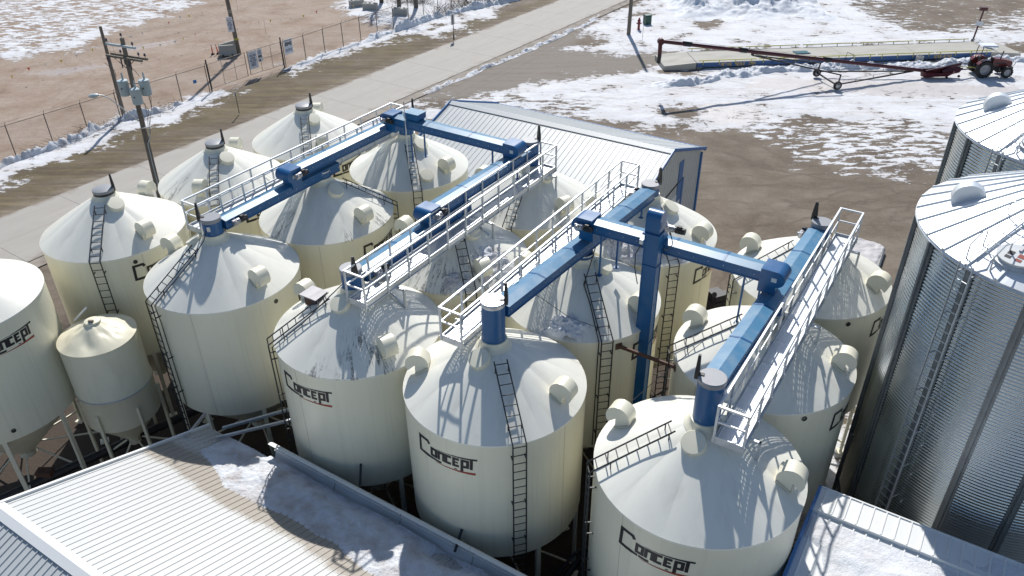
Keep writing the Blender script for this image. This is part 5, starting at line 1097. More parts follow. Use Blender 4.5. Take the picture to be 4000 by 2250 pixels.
b = MB().path([(0.12, 0.04, 4.65), (-0.55, -0.2, 5.55), (-1.0, -0.45, 6.25), (-1.25, -0.62, 6.50), (-1.5, -0.78, 6.60)], 0.03, 8); la = b.obj('lamp_arm', M['galv_rail'], p1, 40)
MB().lathe([(0.05, -0.14), (0.12, -0.06), (0.14, 0.02), (0.10, 0.07), (0.03, 0.09)], 14, capb=True, capt=True, M=Matrix.Diagonal((2.0, 1, 1))).obj('lamp_head', M['transf'], la, 40, T((-1.62, -0.84, 6.58)) @ RZ(0.5))
for pts in ([(0.3, -0.4, 6.5), (0.75, -0.3, 5.9), (0.62, -0.2, 5.0), (0.45, -0.1, 4.3)], [(0.7, 0.2, 6.6), (0.98, 0.1, 6.1), (0.85, 0, 5.4), (0.5, 0, 4.4)], [(0.5, -0.4, 6.3), (0.85, -0.3, 5.6), (0.5, -0.1, 4.1), (0.2, -0.12, 3.6)],
            [(-0.55, 0, 7.3), (-0.5, -0.1, 7.7), (-0.9, -0.1, 8.1)], [(0.68, 0.05, 7.3), (0.55, -0.1, 7.75), (0.3, -0.2, 8.0)]): MB().path(pts, 0.013).obj('jumper_wire', M['wire'], p1, 40)
MB().beam((0.10, -0.12, 4.42), (0.62, -0.12, 4.5), 0.05, 0.05).obj('service_bracket', M['galv_rail'], p1); MB().path([(0.5, -0.12, 4.4), (0.45, -0.14, 3.9), (0.22, -0.14, 3.5), (0.17, -0.15, 2.0), (0.17, -0.16, 0.1)], 0.03).obj('conduit', M['transf'], p1, 40)
for k, z in enumerate((2.5, 3.1, 3.7, 4.3, 4.9)): MB().tube((0.10, -0.14, z), (0.10, -0.20, z), 0.02, n=8).obj('bolt', M['porc'], p1)
pole('bare leaning stub pole behind the transformer pole', (-28.27, 55.73, 0), (0.05, 0.15, 6.45), 0.15, 0.10)
p3 = pole('dark pole with a warning sign beside the concrete barriers', (-24.3, 71.4, 0), (-0.4, 0.2, 12.0), 0.20, 0.13)
pole('dark bare pole by the red hydrant', (11.3, 76.2, 0), (0.15, 0.2, 11.0), 0.19, 0.13)
MB().tube((0, 0, 1.15), (0.0, 0, 1.32), 0.205, n=14).obj('yellow_band', M['yellow'], p3, 40)
def sign_panel(parent, name, w, h, Mx, mat='sign', th=0.02): return MB().box((0, th/2, 0), (w, th, h)).obj(name, M[mat], parent, None, Mx)
Ms = T((-0.22, -0.24, 2.55)) @ RZ(0.10); sp_ = sign_panel(p3, 'warning_sign', 0.52, 1.30, Ms)
def caution(parent, w, h):
    for k, s in enumerate(('CAUTION', 'HIGH', 'VOLTAGE', 'LINES', 'ABOVE')): text(parent, s, 0, h*(0.20-k*0.135), h*0.095, M['blueink'], Matrix.Identity(4), width=w*(0.80 if len(s) > 5 else 0.52), wgt=0.8)
    MB().box((0, -0.005, h*0.38), (w*0.55, 0.006, h*0.012)).obj('printed_line', M['blueink'], parent)
caution(sp_, 0.52, 1.30)
# overhead lines leaving the pole along the road
for k, (off, z) in enumerate(((-0.95, 9.25), (0.9, 9.25), (0.0, 9.58))):
    a = Vector((-20.68, 42.22, 0))+ctr+ad*off+Vector((0, 0, z)); b_ = a+U*75+WD*(-1.5)+Vector((0, 0, 0.4)); pts = [a.lerp(b_, f)-Vector((0, 0, 1.3*(1-(2*f-1)**2))) for f in [i/16 for i in range(17)]]
    o = MB().path(pts, 0.008, 5).obj('overhead_wire', M['wirealu'], None); tag(o, ('overhead wire from the left end of the pole crossarm', 'overhead wire from the right end of the pole crossarm', 'overhead wire from the very top of the transformer pole')[k], 'wire', 'overhead wires')

# ================================================================== FENCE, GATE, SIGNS
def fence(label, a, b_, nb, h=2.0, skip=()):
    a = Vector((*a, 0)); b_ = Vector((*b_, 0)); d = b_-a; Ln = d.length; ang = atan2(d.y, d.x)
    t = thing('chain_link_fence', label, 'fence', a, ang, 'chain link fence sections'); st = Ln/nb
    pm = MB().tube((0, 0, -0.2), (0, 0, h), 0.035, n=8).path([(0, 0, h-0.02), (0.02, -0.05, h+0.10), (0.04, -0.12, h+0.24)], 0.018).mesh('post', 40)
    mm = MB().grid(lambda i, j: (i*st, 0.04, 0.03+j*(h-0.06)), 1, 1).mesh('wire_mesh'); mm.materials.append(M['chain'])
    for k in range(nb+1): inst('post', pm, M['fencepost'], t, T((k*st, 0, 0)))
    for k in range(nb): inst('wire_mesh', mm, None, t, T((k*st, 0, 0)))
    MB().tube((0, 0, h-0.03), (Ln, 0, h-0.03), 0.022, n=6).obj('top_rail', M['fencepost'], t, 40)
    MB().tube((0, -0.11, h+0.21), (Ln, -0.11, h+0.21), 0.006, n=4).obj('barbed_wire', M['fencepost'], t); return t
fl_ = fence('chain link fence on the left between clay lot and verge', (-37.3, 43.0), (-23.72, 61.2), 9)
fr_ = fence('chain link fence on the far right of the gate', (-19.2, 67.6), (-3.5, 91.0), 12)
def gate_leaf(label, a, b_, hinge_first):
    a = Vector((*a, 0)); b_ = Vector((*b_, 0)); d = b_-a; Ln = d.length; t = thing('gate_leaf', label, 'gate', a, atan2(d.y, d.x), 'gate leaves'); h = 2.05
    b = MB()
    for x in (0.06, Ln-0.06): b.tube((x, 0, 0.1), (x, 0, h), 0.028, n=8)
    for z in (0.12, h*0.55, h-0.02): b.tube((0.06, 0, z), (Ln-0.06, 0, z), 0.022, n=8)
    b.obj('gate_frame', M['fencepost'], t, 40)
    for f in (0.36, 0.68): MB().tube((Ln*f, 0, 0.12), (Ln*f, 0, h-0.02), 0.018, n=6).obj('gate_bar', M['fencepost'], t, 40)
    m_ = MB().grid(lambda i, j: (0.06+i*(Ln-0.12), 0.03, 0.12+j*(h-0.15)), 1, 1).mesh('wire_mesh'); m_.materials.append(M['chain']); inst('wire_mesh', m_, None, t)
    x = 0 if hinge_first else Ln; MB().tube((x, 0, -0.2), (x, 0, 2.42), 0.055, n=10).obj('gate_post', M['ladder'], t, 40); return t
gate_leaf('left leaf of the wire gate, next to the pole shadow', (-23.60, 61.35), (-21.52, 64.55), True)
g2_ = gate_leaf('right leaf of the wire gate, carrying the caution board', (-21.44, 64.72), (-19.30, 67.45), False)
def free_sign(name, label, cat, P, ang, w, h, mat='sign'):
    t = thing(name, label, cat, P, ang); p = sign_panel(t, 'panel', w, h, T((0, 0, 0)), mat); return t, p
ga = atan2(67.45-64.72, 21.44-19.30)
t, p = free_sign('caution_sign', 'white CAUTION HIGH VOLTAGE LINES ABOVE board on the gate', 'sign', Vector((-21.10, 65.08, 1.25)), ga, 0.85, 1.42); caution(p, 0.85, 1.42)
t, p = free_sign('notice_board', 'smaller white notice with dark print beside the caution board', 'sign', Vector((-20.66, 65.66, 1.45)), ga, 0.46, 1.05)
for k, (z, hh, ww) in enumerate(((0.36, 0.03, 0.3), (0.28, 0.03, 0.34), (0.2, 0.03, 0.3), (0.12, 0.03, 0.34), (-0.05, 0.10, 0.36), (-0.15, 0.05, 0.36), (-0.40, 0.14, 0.3))): MB().box((-0.02 if k < 6 else -0.06, -0.006, z), (ww if k < 6 else 0.16, 0.006, hh)).obj('printed_block', M['ink'] if k > 3 else M['blueink'], p)
t, p = free_sign('office_sign', 'white site office sign at the right end of the gate', 'sign', Vector((-18.86, 68.10, 1.45)), ga+0.05, 0.90, 1.25)
text(p, 'DMS', 0.08, 0.10, 0.24, M['ink'], Matrix.Identity(4), 'logo_lettering', wgt=1.1, slant=0.25, width=0.60); MB().add([(-0.40, -0.006, 0.05), (-0.28, -0.006, 0.12), (-0.20, -0.006, 0.42), (-0.30, -0.006, 0.36)], [(0, 1, 2, 3)]).add([(-0.34, -0.006, 0.22), (-0.18, -0.006, 0.30), (-0.14, -0.006, 0.38), (-0.32, -0.006, 0.30)], [(0, 1, 2, 3)]).obj('logo_figure', M['ink'], p)
text(p, 'SITE OFFICE', 0.0, -0.40, 0.20, M['blueink'], Matrix.Identity(4), wgt=0.75, width=0.78)
free_sign('blue_plate', 'small blue plate on the fence left of the gate', 'sign', Vector((-24.36, 60.28, 1.05)), ga, 0.28, 0.26, 'navy')
# barriers, delineators, blocks
def barrier(label, a, b_, h=0.85):
    a = Vector((*a, 0)); b_ = Vector((*b_, 0)); d = b_-a; t = thing('concrete_barrier', label, 'barrier', a, atan2(d.y, d.x), 'concrete barriers'); Ln = d.length
    pr = [(-0.28, 0), (0.28, 0), (0.28, 0.10), (0.14, 0.32), (0.10, h), (-0.10, h), (-0.14, 0.32), (-0.28, 0.10)]
    MB().prism(pr, Ln, Matrix(((0, 0, 1, 0), (1, 0, 0, 0), (0, 1, 0, 0), (0, 0, 0, 1)))).obj('body', M['conc'], t)
    for f in (0.2, 0.75): MB().box((Ln*f, 0, 0.05), (0.18, 0.575, 0.12)).obj('drain_slot', M['ink'], t)
    return t
barrier('near concrete barrier below the warning pole', (-25.75, 70.65), (-24.35, 70.95)); barrier('rear concrete barrier running back from the warning pole', (-25.85, 71.05), (-24.75, 72.6))
DEL = None
for k, (x, y, lab) in enumerate(((-26.65, 71.36, 'leftmost orange delineator post beside the barriers'), (-26.22, 71.55, 'middle orange delineator post beside the barriers'), (-25.75, 72.3, 'orange delineator post half behind the barriers'))):
    if DEL is None:
        DEL = thing('delineator_post', lab, 'delineator', (x, y, 0), 0, 'orange delineator posts'); MB().lathe([(0.17, 0), (0.16, 0.05), (0.06, 0.08)], 16, capb=True).obj('base', M['tyre'], DEL, 40)
        MB().lathe([(0.05, 0.06), (0.045, 0.62)], 12).obj('post', M['orange'], DEL, 40); MB().lathe([(0.046, 0.62), (0.044, 0.70)], 12).obj('reflective_band', M['sign'], DEL, 40); MB().lathe([(0.045, 0.70), (0.043, 0.78)], 12).obj('upper_post', M['orange'], DEL, 40)
        MB().lathe([(0.043, 0.78), (0.042, 0.86), (0.02, 0.88)], 12, capt=True).obj('top_band', M['sign'], DEL, 40); o = DEL
    else: o = copy_tree(DEL); o['label'] = lab
    o.location = (x, y, -0.08); o.rotation_euler = (0.0, -0.12 if k == 1 else 0.0, 0)
for k, (x, y, a, lab) in enumerate(((-16.4, 88.2, 0.5, 'leftmost of three concrete blocks in the far snow'), (-14.7, 86.7, -0.25, 'middle concrete block in the far snow'), (-11.3, 84.4, -0.15, 'rightmost concrete block in the far snow by the fence'))):
    t = thing('concrete_block', lab, 'block', (x, y, -0.1), a, 'concrete blocks'); MB().box((0, 0, 0.35), (1.5, 0.65, 0.70)).obj('block_body', M['conc'], t)
    for i in range(3): MB().lathe([(0.13, 0.70), (0.11, 0.80)], 12, c=(-0.5+i*0.5, 0, 0), capt=True).obj('stud', M['conc'], t)
# road signs / markers
t = thing('road_sign', 'road sign seen from behind beside the far road', 'sign', (-5.2, 74.96, 0), 0.9); MB().box((0, 0, 1.1), (0.05, 0.05, 2.3)).obj('post', M['fencepost'], t); MB().box((0, 0.04, 1.82), (0.48, 0.012, 0.95)).obj('panel', M['galv'], t); MB().box((0, 0, 0.2), (0.09, 0.09, 0.5)).obj('base_sleeve', M['ink'], t)
t = thing('marker_post', 'thin marker post with a grey plate on the grass verge', 'post', (-20.02, 56.31, 0), 0.6); MB().box((0, 0, 0.75), (0.05, 0.05, 1.6)).obj('post', M['fencepost'], t); MB().box((0, 0.03, 1.45), (0.16, 0.012, 0.26)).obj('panel', M['galv'], t)
# rope with flags
FL = MB().add([(0, 0, 0), (0.22, 0.02, 0), (0.11, 0.05, -0.26)], [(0, 1, 2)]).add([(0, 0.01, 0), (0.22, 0.03, 0), (0.11, 0.06, -0.26)], [(2, 1, 0)])
flm = {k: FL.mesh('flag') for k in 'rwy'}
for nme, a, b_, lab in (('flag_rope', (-42.5, 56.5, 1.15), (-29.0, 87.5, 1.15), 'left rope of small coloured flags across the clay lot'), ('flag_rope', (-33.4, 68.8, 1.3), (-13.5, 86.5, 1.3), 'right rope of small flags leading towards the concrete blocks')):
    a = Vector(a); b_ = Vector(b_); t = thing(nme, lab, 'flag rope', a, 0, 'flag ropes'); d = b_-a
    MB().path([d*f-Vector((0, 0, 0.35*(1-(2*(f*4 % 1)-1)**2))) for f in [i/40 for i in range(41)]], 0.008, 4).obj('rope', M['wirealu'], t)
    for k in range(22):
        f = (k+0.5+random.uniform(-.2, .2))/22; c = 'wywwyrwywy'[k % 10]; inst('flag', flm[c], M['flag_'+c], t, T(d*f-Vector((0, 0, 0.35*(1-(2*(f*4 % 1)-1)**2)))) @ RZ(random.uniform(0, 3)))
    for k in range(3): MB().tube(d*(k/2)+Vector((0, 0, -1.4)), d*(k/2)+Vector((0, 0, 0.05)), 0.012, n=5).obj('stake', M['wood'], t)
# hydrant, cabinet, stake
t = thing('fire_hydrant', 'dark red fire hydrant standing in snow', 'hydrant', (12.47, 77.79, -0.05), 0); MB().lathe([(0.20, 0), (0.20, 0.06), (0.12, 0.08), (0.12, 0.75), (0.16, 0.78), (0.16, 0.84), (0.13, 0.95), (0.06, 1.05), (0.05, 1.15)], 16, capb=True, capt=True).obj('barrel', M['red'], t, 40)
for s in (-1, 1): MB().tube((s*0.1, 0, 0.62), (s*0.24, 0, 0.62), 0.07, n=10).obj('nozzle', M['red'], t, 40)
MB().tube((0, -0.1, 0.55), (0, -0.24, 0.55), 0.09, n=10).obj('pumper_nozzle', M['red'], t, 40); MB().path([(0.05, 0.1, 0.9), (0.15, 0.12, 1.3)], 0.012).obj('snow_flag_rod', M['orange'], t)
t = thing('utility_cabinet', 'green utility cabinet with a pale lid in the snow', 'cabinet', (13.6, 79.9, -0.1), 0.35); MB().box((0, 0, 0.42), (0.62, 0.60, 0.84)).obj('cabinet_body', M['green'], t); MB().add([(-.34, -.33, .84), (.34, -.33, .84), (.34, .33, .84), (-.34, .33, .84), (-.30, -.29, .93), (.30, -.29, .93), (.30, .29, .93), (-.30, .29, .93)], [(0, 1, 5, 4), (1, 2, 6, 5), (2, 3, 7, 6), (3, 0, 4, 7), (4, 5, 6, 7), (3, 2, 1, 0)]).obj('cabinet_lid', M['green'], t); MB().box((0, 0, 0.0), (0.50, 0.48, 0.25)).obj('plinth', M['ink'], t)
t = thing('marker_stake', 'thin tall wooden stake in front of the hydrant', 'stake', (12.15, 73.26, 0), 0); MB().tube((0, 0, -0.1), (0.05, 0.05, 2.6), 0.015, n=6).obj('stake_rod', M['wood'], t)

# trees beyond the top edge of the picture
def tree(label, base, h, seed):
    t = thing('bare_tree', label, 'tree', base, 0, 'bare trees'); rnd = random.Random(seed); b = MB(); pts = [(0, 0, -0.2), (0.05, 0.05, h*0.3), (rnd.uniform(-.3, .3), 0.1, h*0.65), (rnd.uniform(-.4, .4), 0.2, h)]
    for (p, q, r, r2) in zip(pts, pts[1:], (0.24, 0.20, 0.15), (0.20, 0.15, 0.05)): b.tube(p, q, r, r2, 10)
    b.obj('trunk', M['bark'], t, 60); c = MB()
    for k in range(46):
        z = h*rnd.uniform(0.30, 0.97); a = rnd.uniform(0, 2*pi); L_ = rnd.uniform(0.8, 1.9)*(1.2-z/h*0.6); p = Vector((0.05, 0.1, z)); q = p+Vector((cos(a)*L_, sin(a)*L_, L_*rnd.uniform(0.3, 0.9))); c.tube(p, q, 0.04, 0.012, 5)
        for j in range(4):
            m0 = p.lerp(q, rnd.uniform(0.35, 0.95)); a2 = a+rnd.uniform(-1.2, 1.2); c.tube(m0, m0+Vector((cos(a2)*0.6, sin(a2)*0.6, rnd.uniform(0.1, 0.5))), 0.014, 0.005, 4)
    c.obj('crown', M['bark'], t); t.children[-1]['kind'] = 'stuff'; return t
tree('leftmost of the bare trunks at the top edge', (-13.91, 89.6, 0), 9.2, 1); tree('middle one of the bare trunks at the top edge', (-11.81, 88.0, 0), 8.8, 2); tree('rightmost of the bare trunks at the top edge', (-9.92, 87.2, 0), 9.4, 3)
def brush(label, pts, n, h, seed):
    rnd = random.Random(seed); b = MB()
    for k in range(n):
        i = rnd.randrange(len(pts)-1); f = rnd.random(); x = pts[i][0]*(1-f)+pts[i+1][0]*f+rnd.gauss(0, 0.45); y = pts[i][1]*(1-f)+pts[i+1][1]*f+rnd.gauss(0, 0.45)
        p = Vector((x, y, -0.1))
        for j in range(3):
            q = p+Vector((rnd.gauss(0, 0.25), rnd.gauss(0, 0.25), h*rnd.uniform(0.2, 0.5))); b.tube(p, q, 0.014, 0.008, 4, False); p = q
    return tag(b.obj('brush', M['bark'], None), label, 'brush', None, 'stuff')
brush('dark dry brush along the far fence', [(-7.6, 83.4), (-5.1, 86.6), (-3.0, 88.2), (-0.8, 90.1)], 420, 0.9, 4); brush('cut branches lying behind the far fence', [(-13, 90), (-10, 89.4), (-8.5, 89.0)], 160, 0.5, 6)
brush('dry stalks along the left snow row', [(-32.2, 48.3), (-29.4, 53.4), (-25.3, 58.4)], 120, 0.28, 8)

# ================================================================== WEIGH DECK
SA = RAD(4.77); sc = thing('weigh_deck', 'long concrete truck scale deck with blue sides and yellow rails', 'truck scale', (15.61, 65.64, 0), SA); SLn, SWd, SZ = 25.75, 3.22, 0.46
M['deck'] = paint('scale_deck_concrete', (0.40, 0.385, 0.345), 0.8, dirt=(0.26, 0.24, 0.2), amt=0.5, scale=1.2, stretch=(0.4, 2, 1), bmp=0.15, var=0.05)
nsl = 4
for k in range(nsl): MB().box((SLn*(k+0.5)/nsl, SWd/2, SZ-0.05), (SLn/nsl-0.02, SWd, 0.10)).obj('deck_slab', M['deck'], sc)
for s in (0, 1):
    y = s*SWd+(0.03 if s else -0.03)
    for k in range(nsl): MB().box((SLn*(k+0.5)/nsl, y, SZ-0.20), (SLn/nsl-0.05, 0.06, 0.36)).obj('side_girder', M['scale_blue'], sc)
    n = 5
    for k in range(n):
        x0 = SLn*k/n+0.12; x1 = SLn*(k+1)/n-0.12; yr = y+(0.08 if s else -0.08)
        rl = MB().box(((x0+x1)/2, yr, SZ+0.20), (x1-x0, 0.07, 0.06)).obj('guard_rail', M['yellow'], sc)
        for f in (0.08, 0.36, 0.64, 0.92): MB().box((x0+(x1-x0)*f, yr, SZ+0.0), (0.05, 0.05, 0.36)).obj('rail_stub', M['yellow'], rl)
for x in (0.3, 6.4, 12.9, 19.3, 25.4):
    for y in (0.35, SWd-0.35): MB().box((x, y, 0.1), (0.5, 0.5, 0.45)).obj('footing', M['conc'], sc)
for s, x0, x1 in ((0, -2.75, -0.03), (1, SLn+0.03, SLn+2.75)): zl, zr = (0.26, SZ-0.005) if s == 0 else (SZ-0.005, 0.24); MB().add([(x0, 0, -0.1), (x1, 0, -0.1), (x1, SWd, -0.1), (x0, SWd, -0.1), (x0, 0, zl), (x1, 0, zr), (x1, SWd, zr), (x0, SWd, zl)], [(0, 3, 2, 1), (4, 5, 6, 7), (0, 1, 5, 4), (2, 3, 7, 6), (1, 2, 6, 5), (3, 0, 4, 7)]).obj('approach_slab', M['deck'], sc)
Mt = T((0, -0.062, 0)); kx = 2.35+1.3
for s, x, wd in (('ACTIVE', 2.55, 0.95), ('SCALE', 3.75, 0.80), ('.COM', 4.72, 0.66)): text(sc, s, x, SZ-0.30, 0.20, M['yelink'], Mt, width=wd, wgt=0.9)
text(sc, 'SCALE', 21.0, SZ-0.30, 0.20, M['yelink'], Mt, width=0.7, wgt=0.9); text(sc, 'ACTIVE', 21.85, SZ-0.30, 0.20, M['yelink'], Mt, width=0.8, wgt=0.9)
t = thing('slatted_ramp', 'teal slatted ramp lying on the weigh deck behind the auger', 'ramp', (24.6, 67.7, SZ+0.02), 0.1)
for k in range(7): MB().beam((0.1+k*0.17, 0.0, 0.04), (-0.08+k*0.17, 0.75, 0.04), 0.08, 0.05).obj('slat', M['tealwood'], t)
for y in (0.05, 0.68): MB().box((0.55, y, 0.02), (1.3, 0.06, 0.05)).obj('stringer', M['tealwood'], t)
t = thing('white_barrel', 'white concrete cylinder below the weigh deck edge', 'cylinder', (34.64, 66.6, -0.1), 0); MB().lathe([(0.30, 0), (0.30, 0.62), (0.27, 0.64)], 24, capt=True).obj('shell', M['conc'], t, 40); MB().lathe([(0.24, 0.645), (0.05, 0.65)], 24, capt=True).obj('dark_top', M['ink'], t, 40)
t = thing('signal_post', 'red post with a box head and white plate at the weigh deck end', 'post', (41.55, 71.6, 0), 0.1); MB().beam((0, 0, 0), (0.28, 0.1, 3.05), 0.10, 0.10).obj('post', M['darkred'], t); MB().box((0.22, 0.1, 3.10), (0.62, 0.28, 0.26), RZ(-0.2).to_3x3()).obj('signal_head', M['darkred'], t); MB().box((0.16, -0.03, 1.85), (0.72, 0.03, 0.36), Matrix.Rotation(0.2, 3, 'Y')).obj('plate', M['sign'], t); MB().box((0.03, 0, 0.3), (0.2, 0.2, 0.4)).obj('base', M['ink'], t)
t = thing('lattice_arm', 'grey lattice arm lying from the signal post to the deck corner', 'lattice', (41.4, 71.1, SZ+0.1), RAD(-80))
for y, z in ((-0.1, 0), (0.1, 0), (0, 0.16)): MB().tube((0, y, z), (3.0, y, z), 0.02, n=6).obj('chord', M['galv'], t, 40)
b = MB()
for k in range(14): b.tube((k*0.21, -0.1 if k % 2 else 0.1, 0), (k*0.21+0.2, 0, 0.16), 0.01, n=5)
o = b.obj('lacing', M['galv'], t); o['kind'] = 'stuff'

# ================================================================== AUGER
H0 = Vector((11.30, 59.65, 3.96)); H1 = Vector((33.2, 62.9, 0.50)); ax = H1-H0; Lx = ax.length; axn = ax.normalized(); sid = Vector((-axn.y, axn.x, 0)).normalized()
au = thing('grain_auger', 'long dark red transport auger hitched to the tractor', 'auger', (0, 0, 0), 0)
def onax(f, side=0, dz=0): return H0+ax*f+sid*side+Vector((0, 0, dz))
MB().tube(onax(0.0), onax(1.0), 0.135, n=20).obj('tube', M['darkred'], au, 40)
for f in (0.095, 0.30, 0.62): MB().tube(onax(f-0.012), onax(f+0.012), 0.165, n=20).box(onax(f, 0, 0.17), (0.75, 0.10, 0.06), ax.to_track_quat('X', 'Z').to_matrix()).obj('clamp_band', M['black'], au, 40)
hd = MB().prism([(0.24*cos(2*pi*i/24), 0.24*sin(2*pi*i/24)) for i in range(24)], 0.34, T(H0+sid*-0.17) @ Matrix(((axn.x, 0, sid.x, 0), (axn.y, 0, sid.y, 0), (0, 1, 0, 0), (0, 0, 0, 1)))).obj('head_hood', M['darkred'], au, 40)
MB().tube(H0+Vector((-0.02, 0, -0.15)), H0+Vector((0.0, 0, -1.0)), 0.16, 0.15, 18).obj('spout', M['darkred'], au, 40); MB().tube(H0+Vector((0.0, 0, -0.95)), H0+Vector((-0.03, -0.05, -1.62)), 0.15, 0.145, 18).obj('spout_sock', M['black'], au, 40)
MB().tube(onax(0.02, 0, 0.20), onax(0.95, 0, 0.20), 0.012, n=5).obj('truss_rod', M['black'], au); b = MB().path([onax(0.685, 0, 0.1), onax(0.69, 0, 0.75), onax(0.715, -0.05, 0.62), onax(0.713, -0.05, 0.35)], 0.025); b.obj('winch_mast', M['black'], au, 40)
wn, wf = Vector((25.39, 59.97, 0.33)), Vector((24.83, 63.15, 0.33))
def wheel(parent, c, r, w, hub, name='wheel', lugs=0, axd=Vector((0, 1, 0))):
    q = axd.to_track_quat('Z', 'Y').to_matrix(); pr = [(r*0.60, -w/2), (r*0.93, -w/2), (r, -w*0.32), (r, w*0.32), (r*0.93, w/2), (r*0.60, w/2)]
    t = MB().lathe(pr, 36, c=c, M=q).obj(name, M['tyre'], parent, 40)
    MB().lathe([(r*0.60, -w*0.40), (r*0.52, -w*0.38), (r*0.46, -w*0.12), (r*0.2, -w*0.10), (r*0.16, -w*0.2), (0.02, -w*0.2)], 28, c=c, M=q).lathe([(r*0.60, w*0.40), (r*0.52, w*0.38), (r*0.46, w*0.12), (r*0.2, w*0.10), (r*0.16, w*0.2), (0.02, w*0.2)], 28, c=c, M=q).obj('rim', M[hub], t, 40)
    if lugs:
        b = MB()
        for k in range(lugs):
            for s in (-1, 1):
                a = 2*pi*(k+(0.5 if s > 0 else 0))/lugs; p = Vector((cos(a)*r, sin(a)*r, s*w*0.22)); rot = Matrix.Rotation(a, 3, 'Z') @ Matrix.Rotation(s*0.7, 3, 'X')
                b.box(c+q @ p, (r*0.09, r*0.075, w*0.56), q @ rot)
        o = b.obj('tread_lugs', M['tyre'], t); o['kind'] = 'stuff'
    return t
wax = (wf-wn).normalized()
wheel(au, wn, 0.33, 0.20, 'steel', axd=wax); wheel(au, wf, 0.33, 0.20, 'steel', axd=wax)
MB().beam(wn, wf, 0.10, 0.10).obj('axle', M['black'], au); MB().beam(wn+Vector((0, 0, 0.05)), wn+Vector((0.12, 0.1, 0.85)), 0.10, 0.08).obj('upright', M['black'], au); MB().beam(wf+Vector((0, 0, 0.05)), wf+Vector((0.12, -0.1, 0.85)), 0.10, 0.08).obj('upright', M['black'], au)
up = onax(0.335, 0, -0.28); lo_ = onax(0.965, 0, -0.12)
for w_ in (wn, wf):
    k = (w_-wn).length > 1; sgn = -1 if k else 1
    MB().beam(w_+Vector((0.12, 0.1*sgn, 0.80)), up, 0.07, 0.09).obj('lift_arm', M['black'], au); MB().beam(w_+Vector((0.05, 0, 0.1)), lo_, 0.08, 0.10).obj('draw_arm', M['black'], au)
    MB().beam(w_+Vector((0.12, 0.1*sgn, 0.98)), up+Vector((0, 0, 0.12)), 0.02, 0.03).obj('truss_line', M['black'], au); MB().tube(w_+Vector((0.3, 0, 0.42)), lo_+Vector((-0.8, 0, 0.10)), 0.012, n=5).obj('stay_rod', M['black'], au)
    for f in (0.22, 0.45, 0.68): MB().box((w_+Vector((0.05, 0, 0.1))).lerp(lo_, f)+Vector((0, 0, 0.12)), (0.03, 0.03, 0.22)).obj('stay_post', M['black'], au)
    for f in (0.3, 0.55, 0.8): MB().box((w_+Vector((0.12, 0.1*sgn, 0.80))).lerp(up, f)+Vector((0, 0, 0.09)), (0.03, 0.03, 0.18)).obj('truss_post', M['black'], au)
MB().beam(up, onax(0.335, 0, -0.12), 0.12, 0.2).obj('trolley', M['black'], au)
# swing hopper at the foot
h0 = Vector((33.15, 62.75, 0))
hp = MB(); 
def ring(cx, cy, z, rx, ry): return [(cx+rx*cos(2*pi*i/20), cy+ry*sin(2*pi*i/20), z) for i in range(20)]
vs = ring(33.5, 62.7, 0.12, 0.42, 0.42)+ring(33.5, 62.7, 0.55, 0.50, 0.55); hp.add(vs, [(i, (i+1) % 20, 20+(i+1) % 20, 20+i) for i in range(20)]+[tuple(reversed(range(20)))]); hp.obj('boot', M['darkred'], au, 40)
MB().add([(33.3, 62.35, 0.12), (35.1, 62.40, 0.15), (35.1, 63.0, 0.15), (33.3, 63.1, 0.12), (33.2, 62.15, 0.48), (35.5, 62.15, 0.55), (35.5, 63.3, 0.60), (33.2, 63.35, 0.52)], [(0, 3, 2, 1), (0, 1, 5, 4), (1, 2, 6, 5), (2, 3, 7, 6), (3, 0, 4, 7)]).obj('hopper', M['darkred'], au)
MB().tube((33.4, 62.75, 0.45), (36.2, 63.0, 0.95), 0.11, n=14).obj('feed_tube', M['darkred'], au, 40); MB().add([(34.8, 62.45, 0.20), (36.0, 62.5, 0.42), (36.35, 62.7, 0.75), (35.2, 62.7, 0.80), (34.6, 62.55, 0.60)], [(0, 1, 2, 3, 4)]).add([(34.8, 63.05, 0.20), (36.0, 63.1, 0.42), (36.35, 63.0, 0.75), (35.2, 63.1, 0.80), (34.6, 63.1, 0.60)], [(0, 1, 2, 3, 4)]).obj('side_plate', M['darkred'], au)
MB().path([(34.3, 62.5, 0.75), (35.0, 62.55, 1.0), (36.0, 62.7, 1.15), (36.9, 62.9, 0.95)], 0.02).path([(34.3, 63.1, 0.75), (35.0, 63.1, 1.0), (36.0, 63.1, 1.15), (36.9, 63.0, 0.95)], 0.02).obj('hose', M['black'], au, 40)
for x, y in ((35.0, 62.35), (36.1, 62.6)): MB().lathe([(0.02, -0.04), (0.10, -0.04), (0.10, 0.04), (0.02, 0.04)], 14, c=(x, y, 0.10), M=Matrix.Rotation(pi/2, 3, 'X')).obj('caster', M['tyre'], au, 40)
MB().beam((35.9, 62.85, 0.55), (37.4, 63.05, 0.55), 0.08, 0.08).obj('hitch_bar', M['black'], au); MB().tube((36.2, 62.95, 0.78), (37.5, 63.1, 0.62), 0.035, n=8).obj('drive_shaft', M['yellow'], au, 40)

